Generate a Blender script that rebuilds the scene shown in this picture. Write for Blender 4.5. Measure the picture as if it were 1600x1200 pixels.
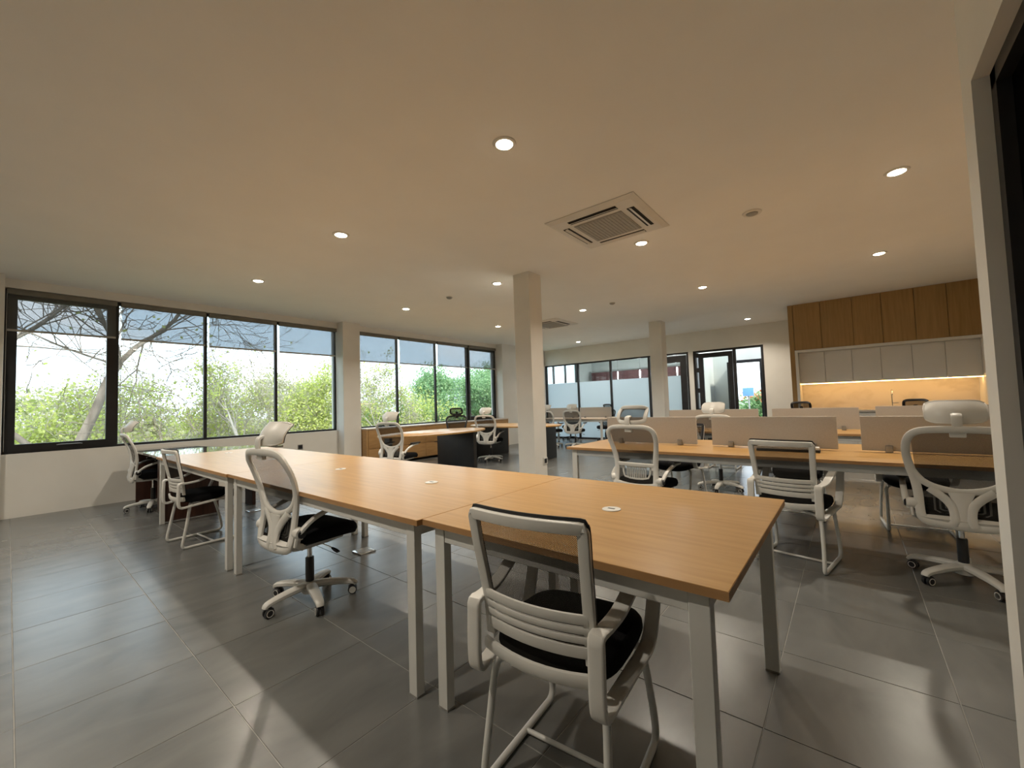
import bpy, bmesh, math, random
import numpy as np
from mathutils import Vector, Matrix
PI = math.pi
random.seed(7)
for o in list(bpy.data.objects): bpy.data.objects.remove(o, do_unlink=True)
scene = bpy.context.scene
COL = scene.collection

# ------------------------------------------------------------------ camera
cam_d = bpy.data.cameras.new('camera')
cam_d.sensor_width = 36.0
cam_d.lens = 643.057 / 1600 * 36
cam_d.clip_start = 0.02; cam_d.clip_end = 600
cam = bpy.data.objects.new('camera', cam_d); COL.objects.link(cam)
YAW, PIT, ROL = math.radians(39.2214), math.radians(2.7302), math.radians(-1.8466)
cam.matrix_world = (Matrix.Translation((0, 0, 1.22)) @ Matrix.Rotation(YAW - PI / 2, 4, 'Z')
                    @ Matrix.Rotation(PI / 2 + PIT, 4, 'X') @ Matrix.Rotation(ROL, 4, 'Z'))
scene.camera = cam

# ------------------------------------------------------------------ view / exposure
vs = scene.view_settings
vs.view_transform = 'Standard'; vs.look = 'None'; vs.gamma = 1.0; vs.use_curve_mapping = False
vs.exposure = 0.6

# ------------------------------------------------------------------ world: hazy bright sky with soft clouds
SKY_STRENGTH = 2.2
w = bpy.data.worlds.new('sky'); scene.world = w; w.use_nodes = True
wn = w.node_tree; wn.nodes.clear()
def WN(t): return wn.nodes.new(t)
tc = WN('ShaderNodeTexCoord'); sep = WN('ShaderNodeSeparateXYZ'); wn.links.new(tc.outputs['Generated'], sep.inputs[0])
ramp = WN('ShaderNodeValToRGB'); wn.links.new(sep.outputs['Z'], ramp.inputs[0])
ramp.color_ramp.elements[0].position = 0.0; ramp.color_ramp.elements[0].color = (0.74, 0.90, 1.0, 1)
ramp.color_ramp.elements[1].position = 0.75; ramp.color_ramp.elements[1].color = (0.42, 0.62, 0.85, 1)
mp = WN('ShaderNodeMapping'); mp.inputs['Scale'].default_value = (1.0, 1.0, 2.6); wn.links.new(tc.outputs['Generated'], mp.inputs[0])
nz = WN('ShaderNodeTexNoise'); nz.inputs['Scale'].default_value = 3.2; nz.inputs['Detail'].default_value = 6; wn.links.new(mp.outputs[0], nz.inputs['Vector'])
cr = WN('ShaderNodeValToRGB'); cr.color_ramp.elements[0].position = 0.50; cr.color_ramp.elements[1].position = 0.68
wn.links.new(nz.outputs['Fac'], cr.inputs[0])
mx = WN('ShaderNodeMixRGB'); mx.inputs[2].default_value = (0.93, 0.97, 1.0, 1); wn.links.new(cr.outputs[0], mx.inputs[0]); wn.links.new(ramp.outputs[0], mx.inputs[1])
bg = WN('ShaderNodeBackground'); bg.inputs['Strength'].default_value = SKY_STRENGTH; wn.links.new(mx.outputs[0], bg.inputs[0])
wo = WN('ShaderNodeOutputWorld'); wn.links.new(bg.outputs[0], wo.inputs[0])

# sun: veiled, high behind the building (it lights the trees, not the room)
sd = bpy.data.lights.new('sun', 'SUN'); sd.energy = 3.2; sd.angle = math.radians(6); sd.color = (1.0, 0.95, 0.84)
so = bpy.data.objects.new('sun', sd); COL.objects.link(so)
so.rotation_euler = Vector((0.2, 0.62, -0.75)).to_track_quat('-Z', 'Y').to_euler()

LAMP_POWER = 15.8           # every recessed downlight
LAMP_COLOR = (1.0, 0.90, 0.76)
STRIP_POWER = 1.8          # warm strip under the kitchen cabinets

# ------------------------------------------------------------------ materials
MATS = {}
def mat(name, col=(0.8, 0.8, 0.8), rough=0.5, metal=0.0, spec=0.5, emit=None, estr=0.0, coat=0.0):
    m = bpy.data.materials.new(name); m.use_nodes = True
    b = m.node_tree.nodes['Principled BSDF']
    b.inputs['Base Color'].default_value = (*col, 1); b.inputs['Roughness'].default_value = rough
    b.inputs['Metallic'].default_value = metal; b.inputs['Specular IOR Level'].default_value = spec
    b.inputs['Coat Weight'].default_value = coat
    if emit: b.inputs['Emission Color'].default_value = (*emit, 1); b.inputs['Emission Strength'].default_value = estr
    MATS[name] = m
    return m
def nt(m): return m.node_tree.nodes, m.node_tree.links, m.node_tree.nodes['Principled BSDF']
def noise_col(m, c0, c1, scale, vec=(1, 1, 1), detail=5, p0=0.35, p1=0.65, bump=0.0, coord='Object', rand=False, dist=0.0):
    n, l, b = nt(m)
    t = n.new('ShaderNodeTexCoord'); mp = n.new('ShaderNodeMapping'); mp.inputs['Scale'].default_value = vec
    src = t.outputs[coord]
    if coord == 'World':
        pass
    l.new(src, mp.inputs[0])
    if rand:
        oi = n.new('ShaderNodeObjectInfo'); cm = n.new('ShaderNodeCombineXYZ'); mu = n.new('ShaderNodeMath'); mu.operation = 'MULTIPLY'; mu.inputs[1].default_value = 40
        l.new(oi.outputs['Random'], mu.inputs[0]); l.new(mu.outputs[0], cm.inputs[0]); l.new(mu.outputs[0], cm.inputs[1]); l.new(cm.outputs[0], mp.inputs['Location'])
    z = n.new('ShaderNodeTexNoise'); z.inputs['Scale'].default_value = scale; z.inputs['Detail'].default_value = detail; z.inputs['Distortion'].default_value = dist
    l.new(mp.outputs[0], z.inputs['Vector'])
    r = n.new('ShaderNodeValToRGB'); r.color_ramp.elements[0].position = p0; r.color_ramp.elements[1].position = p1
    r.color_ramp.elements[0].color = (*c0, 1); r.color_ramp.elements[1].color = (*c1, 1)
    l.new(z.outputs['Fac'], r.inputs[0]); l.new(r.outputs[0], b.inputs['Base Color'])
    if bump:
        bp = n.new('ShaderNodeBump'); bp.inputs['Strength'].default_value = bump; bp.inputs['Distance'].default_value = 0.002
        l.new(z.outputs['Fac'], bp.inputs['Height']); l.new(bp.outputs[0], b.inputs['Normal'])
    return r
m = mat('wall_paint', rough=0.75, spec=0.25); noise_col(m, (0.74, 0.72, 0.67), (0.77, 0.75, 0.70), 3)
m = mat('ceiling_paint', rough=0.9, spec=0.1); noise_col(m, (0.86, 0.85, 0.82), (0.88, 0.87, 0.84), 2)
m = mat('tile', rough=0.27, spec=0.8)
noise_col(m, (0.118, 0.120, 0.116), (0.165, 0.166, 0.158), 2.2, (1, 2.2, 1), 7, 0.3, 0.7, 0.012, rand=True, dist=0.6)
m = mat('grout', rough=0.8); noise_col(m, (0.25, 0.245, 0.225), (0.31, 0.30, 0.28), 9)
m = mat('oak', rough=0.30, spec=0.55)
noise_col(m, (0.42, 0.23, 0.072), (0.52, 0.305, 0.11), 5, (7, 0.55, 7), 8, 0.3, 0.72, 0.03, dist=0.3)
m = mat('oak_edge', rough=0.5); noise_col(m, (0.38, 0.20, 0.075), (0.46, 0.26, 0.11), 6, (4, 0.6, 4))
m = mat('panel_wood', rough=0.5); noise_col(m, (0.31, 0.18, 0.060), (0.40, 0.24, 0.090), 4, (9, 9, 0.5), 8, 0.3, 0.7, 0.03, rand=True)
m = mat('cabinet_wood', rough=0.45); noise_col(m, (0.34, 0.185, 0.07), (0.44, 0.26, 0.105), 4, (1.0, 5, 9), 7, 0.3, 0.7)
m = mat('pale_laminate', rough=0.32); noise_col(m, (0.58, 0.45, 0.33), (0.66, 0.53, 0.40), 4, (6, 0.6, 6), 6)
m = mat('dark_wood', rough=0.35); noise_col(m, (0.045, 0.016, 0.009), (0.075, 0.028, 0.016), 4, (8, 8, 0.7), 6, rand=True)
m = mat('black_panel', rough=0.45); noise_col(m, (0.012, 0.011, 0.011), (0.02, 0.018, 0.017), 6)
m = mat('desk_top_gloss', rough=0.08, coat=0.8); noise_col(m, (0.10, 0.09, 0.075), (0.15, 0.135, 0.11), 4, (5, 0.7, 5), 6)
m = mat('white_plastic', rough=0.38, spec=0.5); noise_col(m, (0.66, 0.645, 0.60), (0.70, 0.685, 0.64), 8)
m = mat('white_metal', rough=0.4, spec=0.45); noise_col(m, (0.64, 0.635, 0.60), (0.67, 0.665, 0.63), 6)
m = mat('grey_rail', rough=0.45); noise_col(m, (0.44, 0.455, 0.45), (0.48, 0.495, 0.49), 6)
m = mat('black_fabric', rough=0.95, spec=0.1); noise_col(m, (0.006, 0.006, 0.007), (0.012, 0.012, 0.013), 260, detail=2, bump=0.15)
m = mat('black_plastic', rough=0.4); noise_col(m, (0.012, 0.012, 0.013), (0.018, 0.018, 0.02), 12)
m = mat('chrome', (0.75, 0.75, 0.75), 0.18, 1.0); noise_col(m, (0.68, 0.68, 0.68), (0.78, 0.78, 0.78), 12)
m = mat('frame_black', rough=0.4); noise_col(m, (0.011, 0.010, 0.011), (0.017, 0.016, 0.017), 8)
m = mat('partition_fabric', rough=0.9, spec=0.1); noise_col(m, (0.49, 0.46, 0.42), (0.52, 0.49, 0.45), 120, detail=2)
m = mat('clamp_grey', rough=0.4, metal=0.5); noise_col(m, (0.32, 0.31, 0.29), (0.36, 0.35, 0.33), 20)
m = mat('cabinet_white', rough=0.45); noise_col(m, (0.74, 0.72, 0.68), (0.77, 0.75, 0.71), 3)
m = mat('marble', rough=0.3)
r = noise_col(m, (0.56, 0.50, 0.43), (0.64, 0.58, 0.51), 1.2, (1, 1, 2.0), 9, 0.36, 0.52, dist=2.2)
m = mat('grille_grey', rough=0.6); noise_col(m, (0.33, 0.32, 0.29), (0.37, 0.36, 0.33), 30)
m = mat('ac_white', rough=0.5); noise_col(m, (0.70, 0.68, 0.63), (0.73, 0.71, 0.66), 5)
m = mat('slot_dark', rough=0.7); noise_col(m, (0.015, 0.014, 0.012), (0.025, 0.023, 0.02), 20)
m = mat('blind_rail', rough=0.6); noise_col(m, (0.17, 0.155, 0.13), (0.20, 0.185, 0.155), 10)
m = mat('blind_bar', rough=0.5); noise_col(m, (0.42, 0.40, 0.37), (0.46, 0.44, 0.41), 10)
m = mat('lamp_lens', (0.9, 0.85, 0.75), 0.5, emit=(1.0, 0.86, 0.64), estr=26)
noise_col(m, (0.88, 0.84, 0.76), (0.9, 0.86, 0.78), 20)
m = mat('led_strip', (0.9, 0.7, 0.4), 0.5, emit=(1.0, 0.62, 0.22), estr=9); noise_col(m, (0.88, 0.68, 0.4), (0.9, 0.7, 0.42), 20)
m = mat('pendant_glow', (0.9, 0.9, 0.9), 0.5, emit=(1.0, 0.97, 0.92), estr=2); noise_col(m, (0.88, 0.88, 0.88), (0.9, 0.9, 0.9), 20)
m = mat('maroon', rough=0.6); noise_col(m, (0.10, 0.035, 0.035), (0.16, 0.06, 0.06), 3, (1, 3, 9))
m = mat('grey_wall', rough=0.8); noise_col(m, (0.60, 0.62, 0.60), (0.64, 0.66, 0.64), 3)
m = mat('sign_blue', rough=0.5); noise_col(m, (0.12, 0.28, 0.58), (0.15, 0.32, 0.64), 2)
m = mat('bark', rough=0.9, spec=0.15); noise_col(m, (0.17, 0.135, 0.105), (0.33, 0.27, 0.22), 6, (1, 1, 0.3), 6)
m = mat('twig', rough=0.9, spec=0.15); noise_col(m, (0.40, 0.35, 0.30), (0.56, 0.50, 0.43), 3)
m = mat('ground', rough=0.95, spec=0.1); noise_col(m, (0.13, 0.14, 0.05), (0.24, 0.21, 0.11), 0.35, detail=8)
m = mat('facade', rough=0.85); noise_col(m, (0.44, 0.48, 0.52), (0.50, 0.54, 0.58), 0.5)
m = mat('roof_orange', rough=0.85); noise_col(m, (0.62, 0.22, 0.10), (0.70, 0.28, 0.14), 2)
def leaf_mat(name, c0, c1):
    m = mat(name, rough=0.65, spec=0.2); n, l, b = nt(m)
    oi = n.new('ShaderNodeNewGeometry'); r = n.new('ShaderNodeValToRGB')
    r.color_ramp.elements[0].color = (*c0, 1); r.color_ramp.elements[1].color = (*c1, 1)
    l.new(oi.outputs['Random Per Island'], r.inputs[0]); l.new(r.outputs[0], b.inputs['Base Color'])
    tr = n.new('ShaderNodeBsdfTranslucent'); l.new(r.outputs[0], tr.inputs[0])
    ms = n.new('ShaderNodeMixShader'); ms.inputs[0].default_value = 0.4
    out = n['Material Output']; l.new(b.outputs[0], ms.inputs[1]); l.new(tr.outputs[0], ms.inputs[2]); l.new(ms.outputs[0], out.inputs[0])
leaf_mat('leaf_yellow', (0.40, 0.48, 0.11), (0.66, 0.68, 0.24))  # yellow made paler: haze in the air is put into the leaf colour
leaf_mat('leaf_olive', (0.33, 0.36, 0.17), (0.54, 0.52, 0.30))
leaf_mat('leaf_green', (0.17, 0.32, 0.14), (0.40, 0.55, 0.28))  # green lightened too, its colour carrying the haze
leaf_mat('leaf_pale', (0.40, 0.37, 0.26), (0.60, 0.55, 0.40))

def glass_mat(name, tint, refl=1.0):
    m = bpy.data.materials.new(name); m.use_nodes = True; n = m.node_tree.nodes; l = m.node_tree.links; n.clear()
    tr = n.new('ShaderNodeBsdfTransparent'); tr.inputs[0].default_value = (*tint, 1)
    gl = n.new('ShaderNodeBsdfGlossy'); gl.inputs['Roughness'].default_value = 0.01
    lw = n.new('ShaderNodeLayerWeight'); lw.inputs[0].default_value = 0.5
    pw = n.new('ShaderNodeMath'); pw.operation = 'POWER'; pw.inputs[1].default_value = 5.0; l.new(lw.outputs['Facing'], pw.inputs[0])
    fr = n.new('ShaderNodeMath'); fr.operation = 'MULTIPLY_ADD'; fr.inputs[1].default_value = 0.9; fr.inputs[2].default_value = 0.03; l.new(pw.outputs[0], fr.inputs[0])
    ms = n.new('ShaderNodeMixShader'); o = n.new('ShaderNodeOutputMaterial')
    l.new(fr.outputs[0], ms.inputs[0]); l.new(tr.outputs[0], ms.inputs[1]); l.new(gl.outputs[0], ms.inputs[2]); l.new(ms.outputs[0], o.inputs[0])
    MATS[name] = m
glass_mat('window_glass', (0.97, 0.99, 0.98)); glass_mat('door_glass', (0.90, 0.95, 0.95)); glass_mat('dark_glass', (0.05, 0.05, 0.055))
def veil_mat(name, fac, tint, col, translucent=0.0, pattern=None):
    """thin woven cloth: part open holes (transparent), part threads"""
    m = bpy.data.materials.new(name); m.use_nodes = True; n = m.node_tree.nodes; l = m.node_tree.links; n.clear()
    tr = n.new('ShaderNodeBsdfTransparent'); tr.inputs[0].default_value = (*tint, 1)
    df = n.new('ShaderNodeBsdfDiffuse'); df.inputs[0].default_value = (*col, 1)
    sh = df.outputs[0]
    if translucent:
        tl = n.new('ShaderNodeBsdfTranslucent'); tl.inputs[0].default_value = (*col, 1)
        m2 = n.new('ShaderNodeMixShader'); m2.inputs[0].default_value = translucent
        l.new(df.outputs[0], m2.inputs[1]); l.new(tl.outputs[0], m2.inputs[2]); sh = m2.outputs[0]
    ms = n.new('ShaderNodeMixShader'); ms.inputs[0].default_value = fac; o = n.new('ShaderNodeOutputMaterial')
    if pattern:
        uv = n.new('ShaderNodeUVMap'); mpp = n.new('ShaderNodeMapping'); l.new(uv.outputs[0], mpp.inputs[0])
        mpp.inputs['Rotation'].default_value = (0, 0, 0.6)
        wv = n.new('ShaderNodeTexWave'); wv.inputs['Scale'].default_value = pattern; wv.bands_direction = 'X'
        l.new(mpp.outputs[0], wv.inputs['Vector'])
        mr = n.new('ShaderNodeMapRange'); mr.inputs[1].default_value = 0.25; mr.inputs[2].default_value = 0.75
        mr.inputs[3].default_value = fac - 0.32; mr.inputs[4].default_value = min(0.98, fac + 0.32)
        l.new(wv.outputs['Fac'], mr.inputs[0]); l.new(mr.outputs[0], ms.inputs[0])
    l.new(tr.outputs[0], ms.inputs[1]); l.new(sh, ms.inputs[2]); l.new(ms.outputs[0], o.inputs[0])
    MATS[name] = m
veil_mat('blind_cloth', 0.53, (0.90, 0.93, 0.97), (0.20, 0.195, 0.18), 0.18)
veil_mat('chair_mesh', 0.66, (1, 1, 1), (0.035, 0.033, 0.03), 0.0, 39.0)
veil_mat('black_mesh', 0.72, (1, 1, 1), (0.02, 0.02, 0.02))
veil_mat('frosted_film', 0.985, (0.9, 0.95, 1.0), (0.80, 0.89, 0.97), 0.85)

# ------------------------------------------------------------------ mesh helpers
class MB:
    def __init__(s): s.v = []; s.f = []; s.uv = None
    def add(s, vs, fs):
        k = len(s.v); s.v += [tuple(p) for p in vs]; s.f += [tuple(i + k for i in f) for f in fs]; return s
    def box(s, x0, x1, y0, y1, z0, z1):
        return s.add([(x0,y0,z0),(x1,y0,z0),(x1,y1,z0),(x0,y1,z0),(x0,y0,z1),(x1,y0,z1),(x1,y1,z1),(x0,y1,z1)],
                     [(0,3,2,1),(4,5,6,7),(0,1,5,4),(1,2,6,5),(2,3,7,6),(3,0,4,7)])
    def cbox(s, x0, x1, y0, y1, z0, z1, b=0.004, seg=2):
        bm = bmesh.new(); bmesh.ops.create_cube(bm, size=1)
        for v in bm.verts: v.co = ((x0+x1)/2 + v.co.x*(x1-x0), (y0+y1)/2 + v.co.y*(y1-y0), (z0+z1)/2 + v.co.z*(z1-z0))
        bmesh.ops.bevel(bm, geom=list(bm.edges), offset=b, segments=seg, affect='EDGES', profile=0.6)
        bm.verts.index_update()
        s.add([v.co[:] for v in bm.verts], [[v.index for v in f.verts] for f in bm.faces]); bm.free(); return s
    def prism(s, poly, z0, z1, axis='z'):
        n = len(poly)
        def P(a, b, c): return {'z': (a, b, c), 'x': (c, a, b), 'y': (a, c, b)}[axis]
        vs = [P(a, b, z0) for a, b in poly] + [P(a, b, z1) for a, b in poly]
        return s.add(vs, [tuple(range(n-1, -1, -1)), tuple(range(n, 2*n))] + [(i, (i+1) % n, n+(i+1) % n, n+i) for i in range(n)])
    def lathe(s, prof, n=20, origin=(0, 0, 0), axis='z', ax2=None):
        k = []; ox, oy, oz = origin
        for r, z in prof:
            for i in range(n):
                a = 2*PI*i/n; c, d = r*math.cos(a), r*math.sin(a)
                k.append({'z': (ox+c, oy+d, oz+z), 'y': (ox+c, oy+z, oz+d), 'x': (ox+z, oy+c, oz+d)}[axis])
        fs = []
        for j in range(len(prof)-1):
            for i in range(n): fs.append((j*n+i, j*n+(i+1) % n, (j+1)*n+(i+1) % n, (j+1)*n+i))
        if prof[0][0] > 1e-6: fs.append(tuple(range(n-1, -1, -1)))
        if prof[-1][0] > 1e-6: fs.append(tuple((len(prof)-1)*n+i for i in range(n)))
        return s.add(k, fs)
    def sweep(s, pts, a, b, up=(0, 0, 1), closed=False, n=8, power=2.0):
        pts = [Vector(p) for p in pts]; N = len(pts)
        A = a if isinstance(a, (list, tuple)) else [a]*N; B = b if isinstance(b, (list, tuple)) else [b]*N
        vs = []; prev = None
        for i, p in enumerate(pts):
            if closed: t = pts[(i+1) % N] - pts[i-1]
            else: t = pts[min(i+1, N-1)] - pts[max(i-1, 0)]
            t.normalize()
            u = Vector(up) if up is not None else (prev if prev is not None else (Vector((0, 0, 1)) if abs(t.z) < 0.9 else Vector((1, 0, 0))))
            side = u.cross(t)
            if side.length < 1e-4: side = Vector((0.3, 1, 0.1)).cross(t)
            side.normalize(); nn = t.cross(side)
            if up is None: prev = nn
            for k in range(n):
                an = 2*PI*(k+0.5)/n; c, d = math.cos(an), math.sin(an)
                c = math.copysign(abs(c)**(2/power), c); d = math.copysign(abs(d)**(2/power), d)
                vs.append(p + side*(A[i]*c) + nn*(B[i]*d))
        fs = []
        for i in range(N if closed else N-1):
            j = (i+1) % N
            for k in range(n): fs.append((i*n+k, i*n+(k+1) % n, j*n+(k+1) % n, j*n+k))
        if not closed: fs += [tuple(range(n-1, -1, -1)), tuple((N-1)*n+k for k in range(n))]
        return s.add(vs, fs)
    def grid(s, fn, nu, nv, uvscale=None):
        vs = [fn(i/nu, j/nv) for j in range(nv+1) for i in range(nu+1)]
        fs = [(j*(nu+1)+i, j*(nu+1)+i+1, (j+1)*(nu+1)+i+1, (j+1)*(nu+1)+i) for j in range(nv) for i in range(nu)]
        return s.add(vs, fs)
    def build(s, name, mt, parent=None, smooth=True, angle=40, uv=None):
        me = bpy.data.meshes.new(name); me.from_pydata(s.v, [], s.f); me.update()
        bm = bmesh.new(); bm.from_mesh(me); bmesh.ops.recalc_face_normals(bm, faces=list(bm.faces)); bm.to_mesh(me); bm.free()
        if smooth:
            me.shade_smooth(); me.set_sharp_from_angle(angle=math.radians(angle))
        if uv:
            L = me.uv_layers.new(name='UVMap')
            for lp in me.loops: L.data[lp.index].uv = uv(me.vertices[lp.vertex_index].co)
        me.materials.append(MATS[mt])
        o = bpy.data.objects.new(name, me); COL.objects.link(o)
        if parent: o.parent = parent
        return o
def catmull(P, k=4, closed=False):
    P = [Vector(p) for p in P]; N = len(P); out = []
    for i in range(N if closed else N-1):
        p0 = P[(i-1) % N] if (closed or i > 0) else P[0]; p1 = P[i]; p2 = P[(i+1) % N]; p3 = P[(i+2) % N] if (closed or i+2 < N) else P[-1]
        for j in range(k):
            t = j/k
            out.append(0.5*((2*p1) + (p2-p0)*t + (2*p0-5*p1+4*p2-p3)*t*t + (3*p1-p0-3*p2+p3)*t**3))
    if not closed: out.append(P[-1])
    return out
def empty(name, loc=(0, 0, 0), rz=0):
    o = bpy.data.objects.new(name, None); COL.objects.link(o); o.location = loc; o.rotation_euler = (0, 0, rz); o.empty_display_size = 0.1; return o
def tag(o, label, cat, group=None):
    o['label'] = label; o['category'] = cat
    if group: o['group'] = group
    return o
def struct(o, label=None):
    o['kind'] = 'structure'
    if label: o['label'] = label
    return o
def copy_tree(o, parent=None):
    c = o.copy(); COL.objects.link(c); c.parent = parent
    for ch in list(o.children): copy_tree(ch, c)
    return c
def place(o, x, y, rz, label, z=0.0, s=1.0, spin=0):
    for ch in o.children:
        if spin and ch.name.startswith(('base_hub', 'caster')): ch.rotation_euler.z += math.radians(spin)
    o.location = (x, y, z); o.rotation_euler = (0, 0, math.radians(rz)); o.scale = (s, s, s); o['label'] = label; return o

# ================================================================== STRUCTURE
XF = 11.75; YW = 8.1; YR = -1.95; XB = -2.6; HC = 3.0
# ---- floor: grout bed with one object per tile
fl = struct(MB().box(XB-0.2, 16.2, YR-0.2, YW+0.3, -0.25, -0.0022).build('floor', 'grout', smooth=False), 'dark grey stone floor tiles with pale grout joints')
TS = 0.58; TX0 = 1.195; TY0 = 0.31
tb = MB(); h = TS/2 - 0.0016; c = 0.0014
tb.add([(-h,-h,-0.02),(h,-h,-0.02),(h,h,-0.02),(-h,h,-0.02),(-h,-h,-c),(h,-h,-c),(h,h,-c),(-h,h,-c),(-h+c,-h+c,0),(h-c,-h+c,0),(h-c,h-c,0),(-h+c,h-c,0)],
       [(0,1,5,4),(1,2,6,5),(2,3,7,6),(3,0,4,7),(4,5,9,8),(5,6,10,9),(6,7,11,10),(7,4,8,11),(8,9,10,11)])
cells = []
for i in range(-7, 19):
    for j in range(-5, 14):
        x = TX0 + (i+0.5)*TS; y = TY0 + (j+0.5)*TS
        if XB-0.1 < x < XF+0.1 and YR-0.1 < y < YW+0.05: cells.append((x, y))
fwd = Vector((math.cos(YAW), math.sin(YAW)))
def seen(p):
    d = p[0]*fwd.x + p[1]*fwd.y
    if d < 0.7: return False
    l = abs(-p[0]*fwd.y + p[1]*fwd.x)
    return l - 0.4 < d*1.28
cells.sort(key=lambda p: (not seen(p), p[0]**2 + p[1]**2))
first = None; rest = MB()
for k, (x, y) in enumerate(cells):
    if k < 290:
        if first is None: first = tb.build('tile', 'tile', fl, smooth=False); t = first
        else: t = first.copy(); COL.objects.link(t)
        t.parent = fl; t.location = (x, y, random.uniform(-0.0004, 0.0004))
    else:
        rest.add([(a+x, b+y, q) for a, b, q in tb.v], tb.f)
rt = rest.build('far_tiles', 'tile', fl, smooth=False); rt['kind'] = 'stuff'

struct(MB().box(XB-0.2, XF+0.15, YR-0.2, YW+0.3, HC, HC+0.35).build('ceiling', 'ceiling_paint', smooth=False), 'plain off-white ceiling over the whole room')
struct(MB().box(XF+0.15, 15.75, 3.24, YW+0.3, HC, HC+0.35).build('ceiling', 'ceiling_paint', smooth=False), 'office ceiling behind the glass front')
W1 = (-0.05, 4.27); W2 = (4.78, 9.22); W3 = (10.05, 11.6); SILL = 0.79; HEAD = 2.885
b = MB()
b.box(XB-0.2, XF, YW, YW+0.25, 0, SILL); b.box(XB-0.2, XF, YW, YW+0.25, HEAD, HC)
for a, c_ in ((XB-0.2, W1[0]), (W1[1], W2[0]), (W2[1], W3[0]), (W3[1], XF)): b.box(a, c_, YW, YW+0.25, SILL, HEAD)
struct(b.build('wall_left', 'wall_paint', smooth=False), 'white wall below and between the long windows')
for k, (a, c_) in enumerate(((-0.42, -0.05), (4.27, 4.645), (9.22, 9.95))):
    struct(MB().cbox(a, c_, 7.87, YW+0.01, 0, HC, 0.004).build('wall_pier', 'wall_paint', smooth=False), 'white pier between the window bays')
struct(MB().box(XB-0.2, XB, YR, YW, 0, HC).build('wall_near', 'wall_paint', smooth=False))
struct(MB().box(XB-0.2, XF+0.15, YR-0.2, YR, 0, HC).build('wall_right', 'wall_paint', smooth=False))
# white columns
col1 = struct(MB().cbox(4.41, 4.69, 3.25, 3.52, 0, HC, 0.004).build('wall_column', 'wall_paint', smooth=False), 'white square column nearest the camera')
struct(MB().cbox(9.36, 9.66, 3.22, 3.50, 0, HC, 0.004).build('wall_column', 'wall_paint', smooth=False), 'white square column by the glass offices')

# ---- right foreground partition wall with a dark glazed opening
YP = -0.338; XE = 1.95; XO = 1.83; ZO = 2.15
b = MB(); b.box(XO, XE, YP-0.12, YP, 0, HC); b.box(XB, XO, YP-0.12, YP, ZO, HC); b.box(XE-0.12, XE, YR, YP-0.1, 0, HC)
struct(b.build('wall_partition', 'wall_paint', smooth=False), 'white wall edge in the right foreground')
d3 = struct(empty('door_3', (XO, YP-0.06, 0)), 'dark glazed opening in the white foreground wall')
MB().box(-0.05, -0.0, -0.06, 0.022, 0, ZO).box(-4.3, 0, -0.06, 0.022, ZO-0.05, ZO).build('door_frame', 'frame_black', d3, smooth=False)
MB().box(-4.3, -0.05, -0.02, -0.008, 0.0, ZO-0.05).build('pane', 'dark_glass', d3, smooth=False)

# ---- windows (structure) : frame members and panes are parts
def window(name, x0, x1, posts, thick_first, thick_last, label):
    r = struct(empty(name, (x0, YW+0.1, SILL)), label); W = x1-x0; H = HEAD-SILL
    def fr(a, b_, z0, z1, y0=-0.03, y1=0.03): return MB().cbox(a, b_, y0, y1, z0, z1, 0.003, 1).build('window_frame', 'frame_black', r, smooth=False)
    fr(0, W, 0, 0.035); fr(0, W, H-0.05, H); fr(0, 0.035, 0.035, H-0.05); fr(W-0.035, W, 0.035, H-0.05)
    xs = [0.0] + [p-x0 for p in posts] + [W]
    for p in xs[1:-1]: fr(p-0.022, p+0.022, 0.035, H-0.05)
    for i in range(len(xs)-1):
        a = xs[i]+0.02; c_ = xs[i+1]-0.02; th = 0.0
        if (i == 0 and thick_first) or (i == len(xs)-2 and thick_last):
            th = 0.085
            sash = MB(); sash.box(a, a+th, -0.045, 0.02, 0.03, H-0.04); sash.box(c_-th, c_, -0.045, 0.02, 0.03, H-0.04)
            sash.box(a+th, c_-th, -0.045, 0.02, 0.03, 0.03+th); sash.box(a+th, c_-th, -0.045, 0.02, H-0.04-th, H-0.04)
            so_ = sash.build('window_sash', 'frame_black', r, smooth=False)
            MB().sweep([((a+c_)/2-0.05, -0.05, 0.08), ((a+c_)/2-0.02, -0.075, 0.085), ((a+c_)/2+0.16, -0.075, 0.085), ((a+c_)/2+0.18, -0.06, 0.08)], 0.008, 0.006).build('window_handle', 'clamp_grey', so_)
        MB().box(a+th, c_-th, -0.004, 0.004, 0.03+th, H-0.045-th).build('pane', 'window_glass', r, smooth=False)
P1 = [0.98, 2.045, 3.125]; P2 = [5.77, 6.93, 8.05]
window('window_1', *W1, P1, True, False, 'long four-pane black framed window overlooking bare trees')
window('window_2', *W2, P2, False, True, 'long four-pane black framed window overlooking green trees')
window('window_3', *W3, [10.85], False, False, 'narrow black framed window in the far corner')
# ---- roller blinds
def blind(x0, x1, zb, label):
    r = empty('roller_blind', ((x0+x1)/2, YW+0.035, HEAD)); tag(r, label, 'blind', 'roller blinds over the windows'); w2 = (x1-x0)/2
    MB().cbox(-w2, w2, -0.03, 0.03, -0.075, -0.004, 0.008).build('blind_cassette', 'blind_rail', r)
    f = MB().box(-w2+0.012, w2-0.012, 0.0, 0.0016, zb-HEAD, -0.06).build('blind_fabric', 'blind_cloth', r, smooth=False)
    MB().cbox(-w2+0.01, w2-0.01, -0.006, 0.010, zb-HEAD-0.012, zb-HEAD+0.016, 0.004).build('bottom_bar', 'blind_bar', r)
    MB().sweep([(-w2+0.004, -0.02, -0.07), (-w2+0.004, -0.022, -1.2), (-w2+0.006, -0.02, -2.06)], 0.0028, 0.0028, up=None, n=5).build('bead_chain', 'blind_bar', r)
e1 = [W1[0]] + P1 + [W1[1]]; e2 = [W2[0]] + P2 + [W2[1]]
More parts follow.
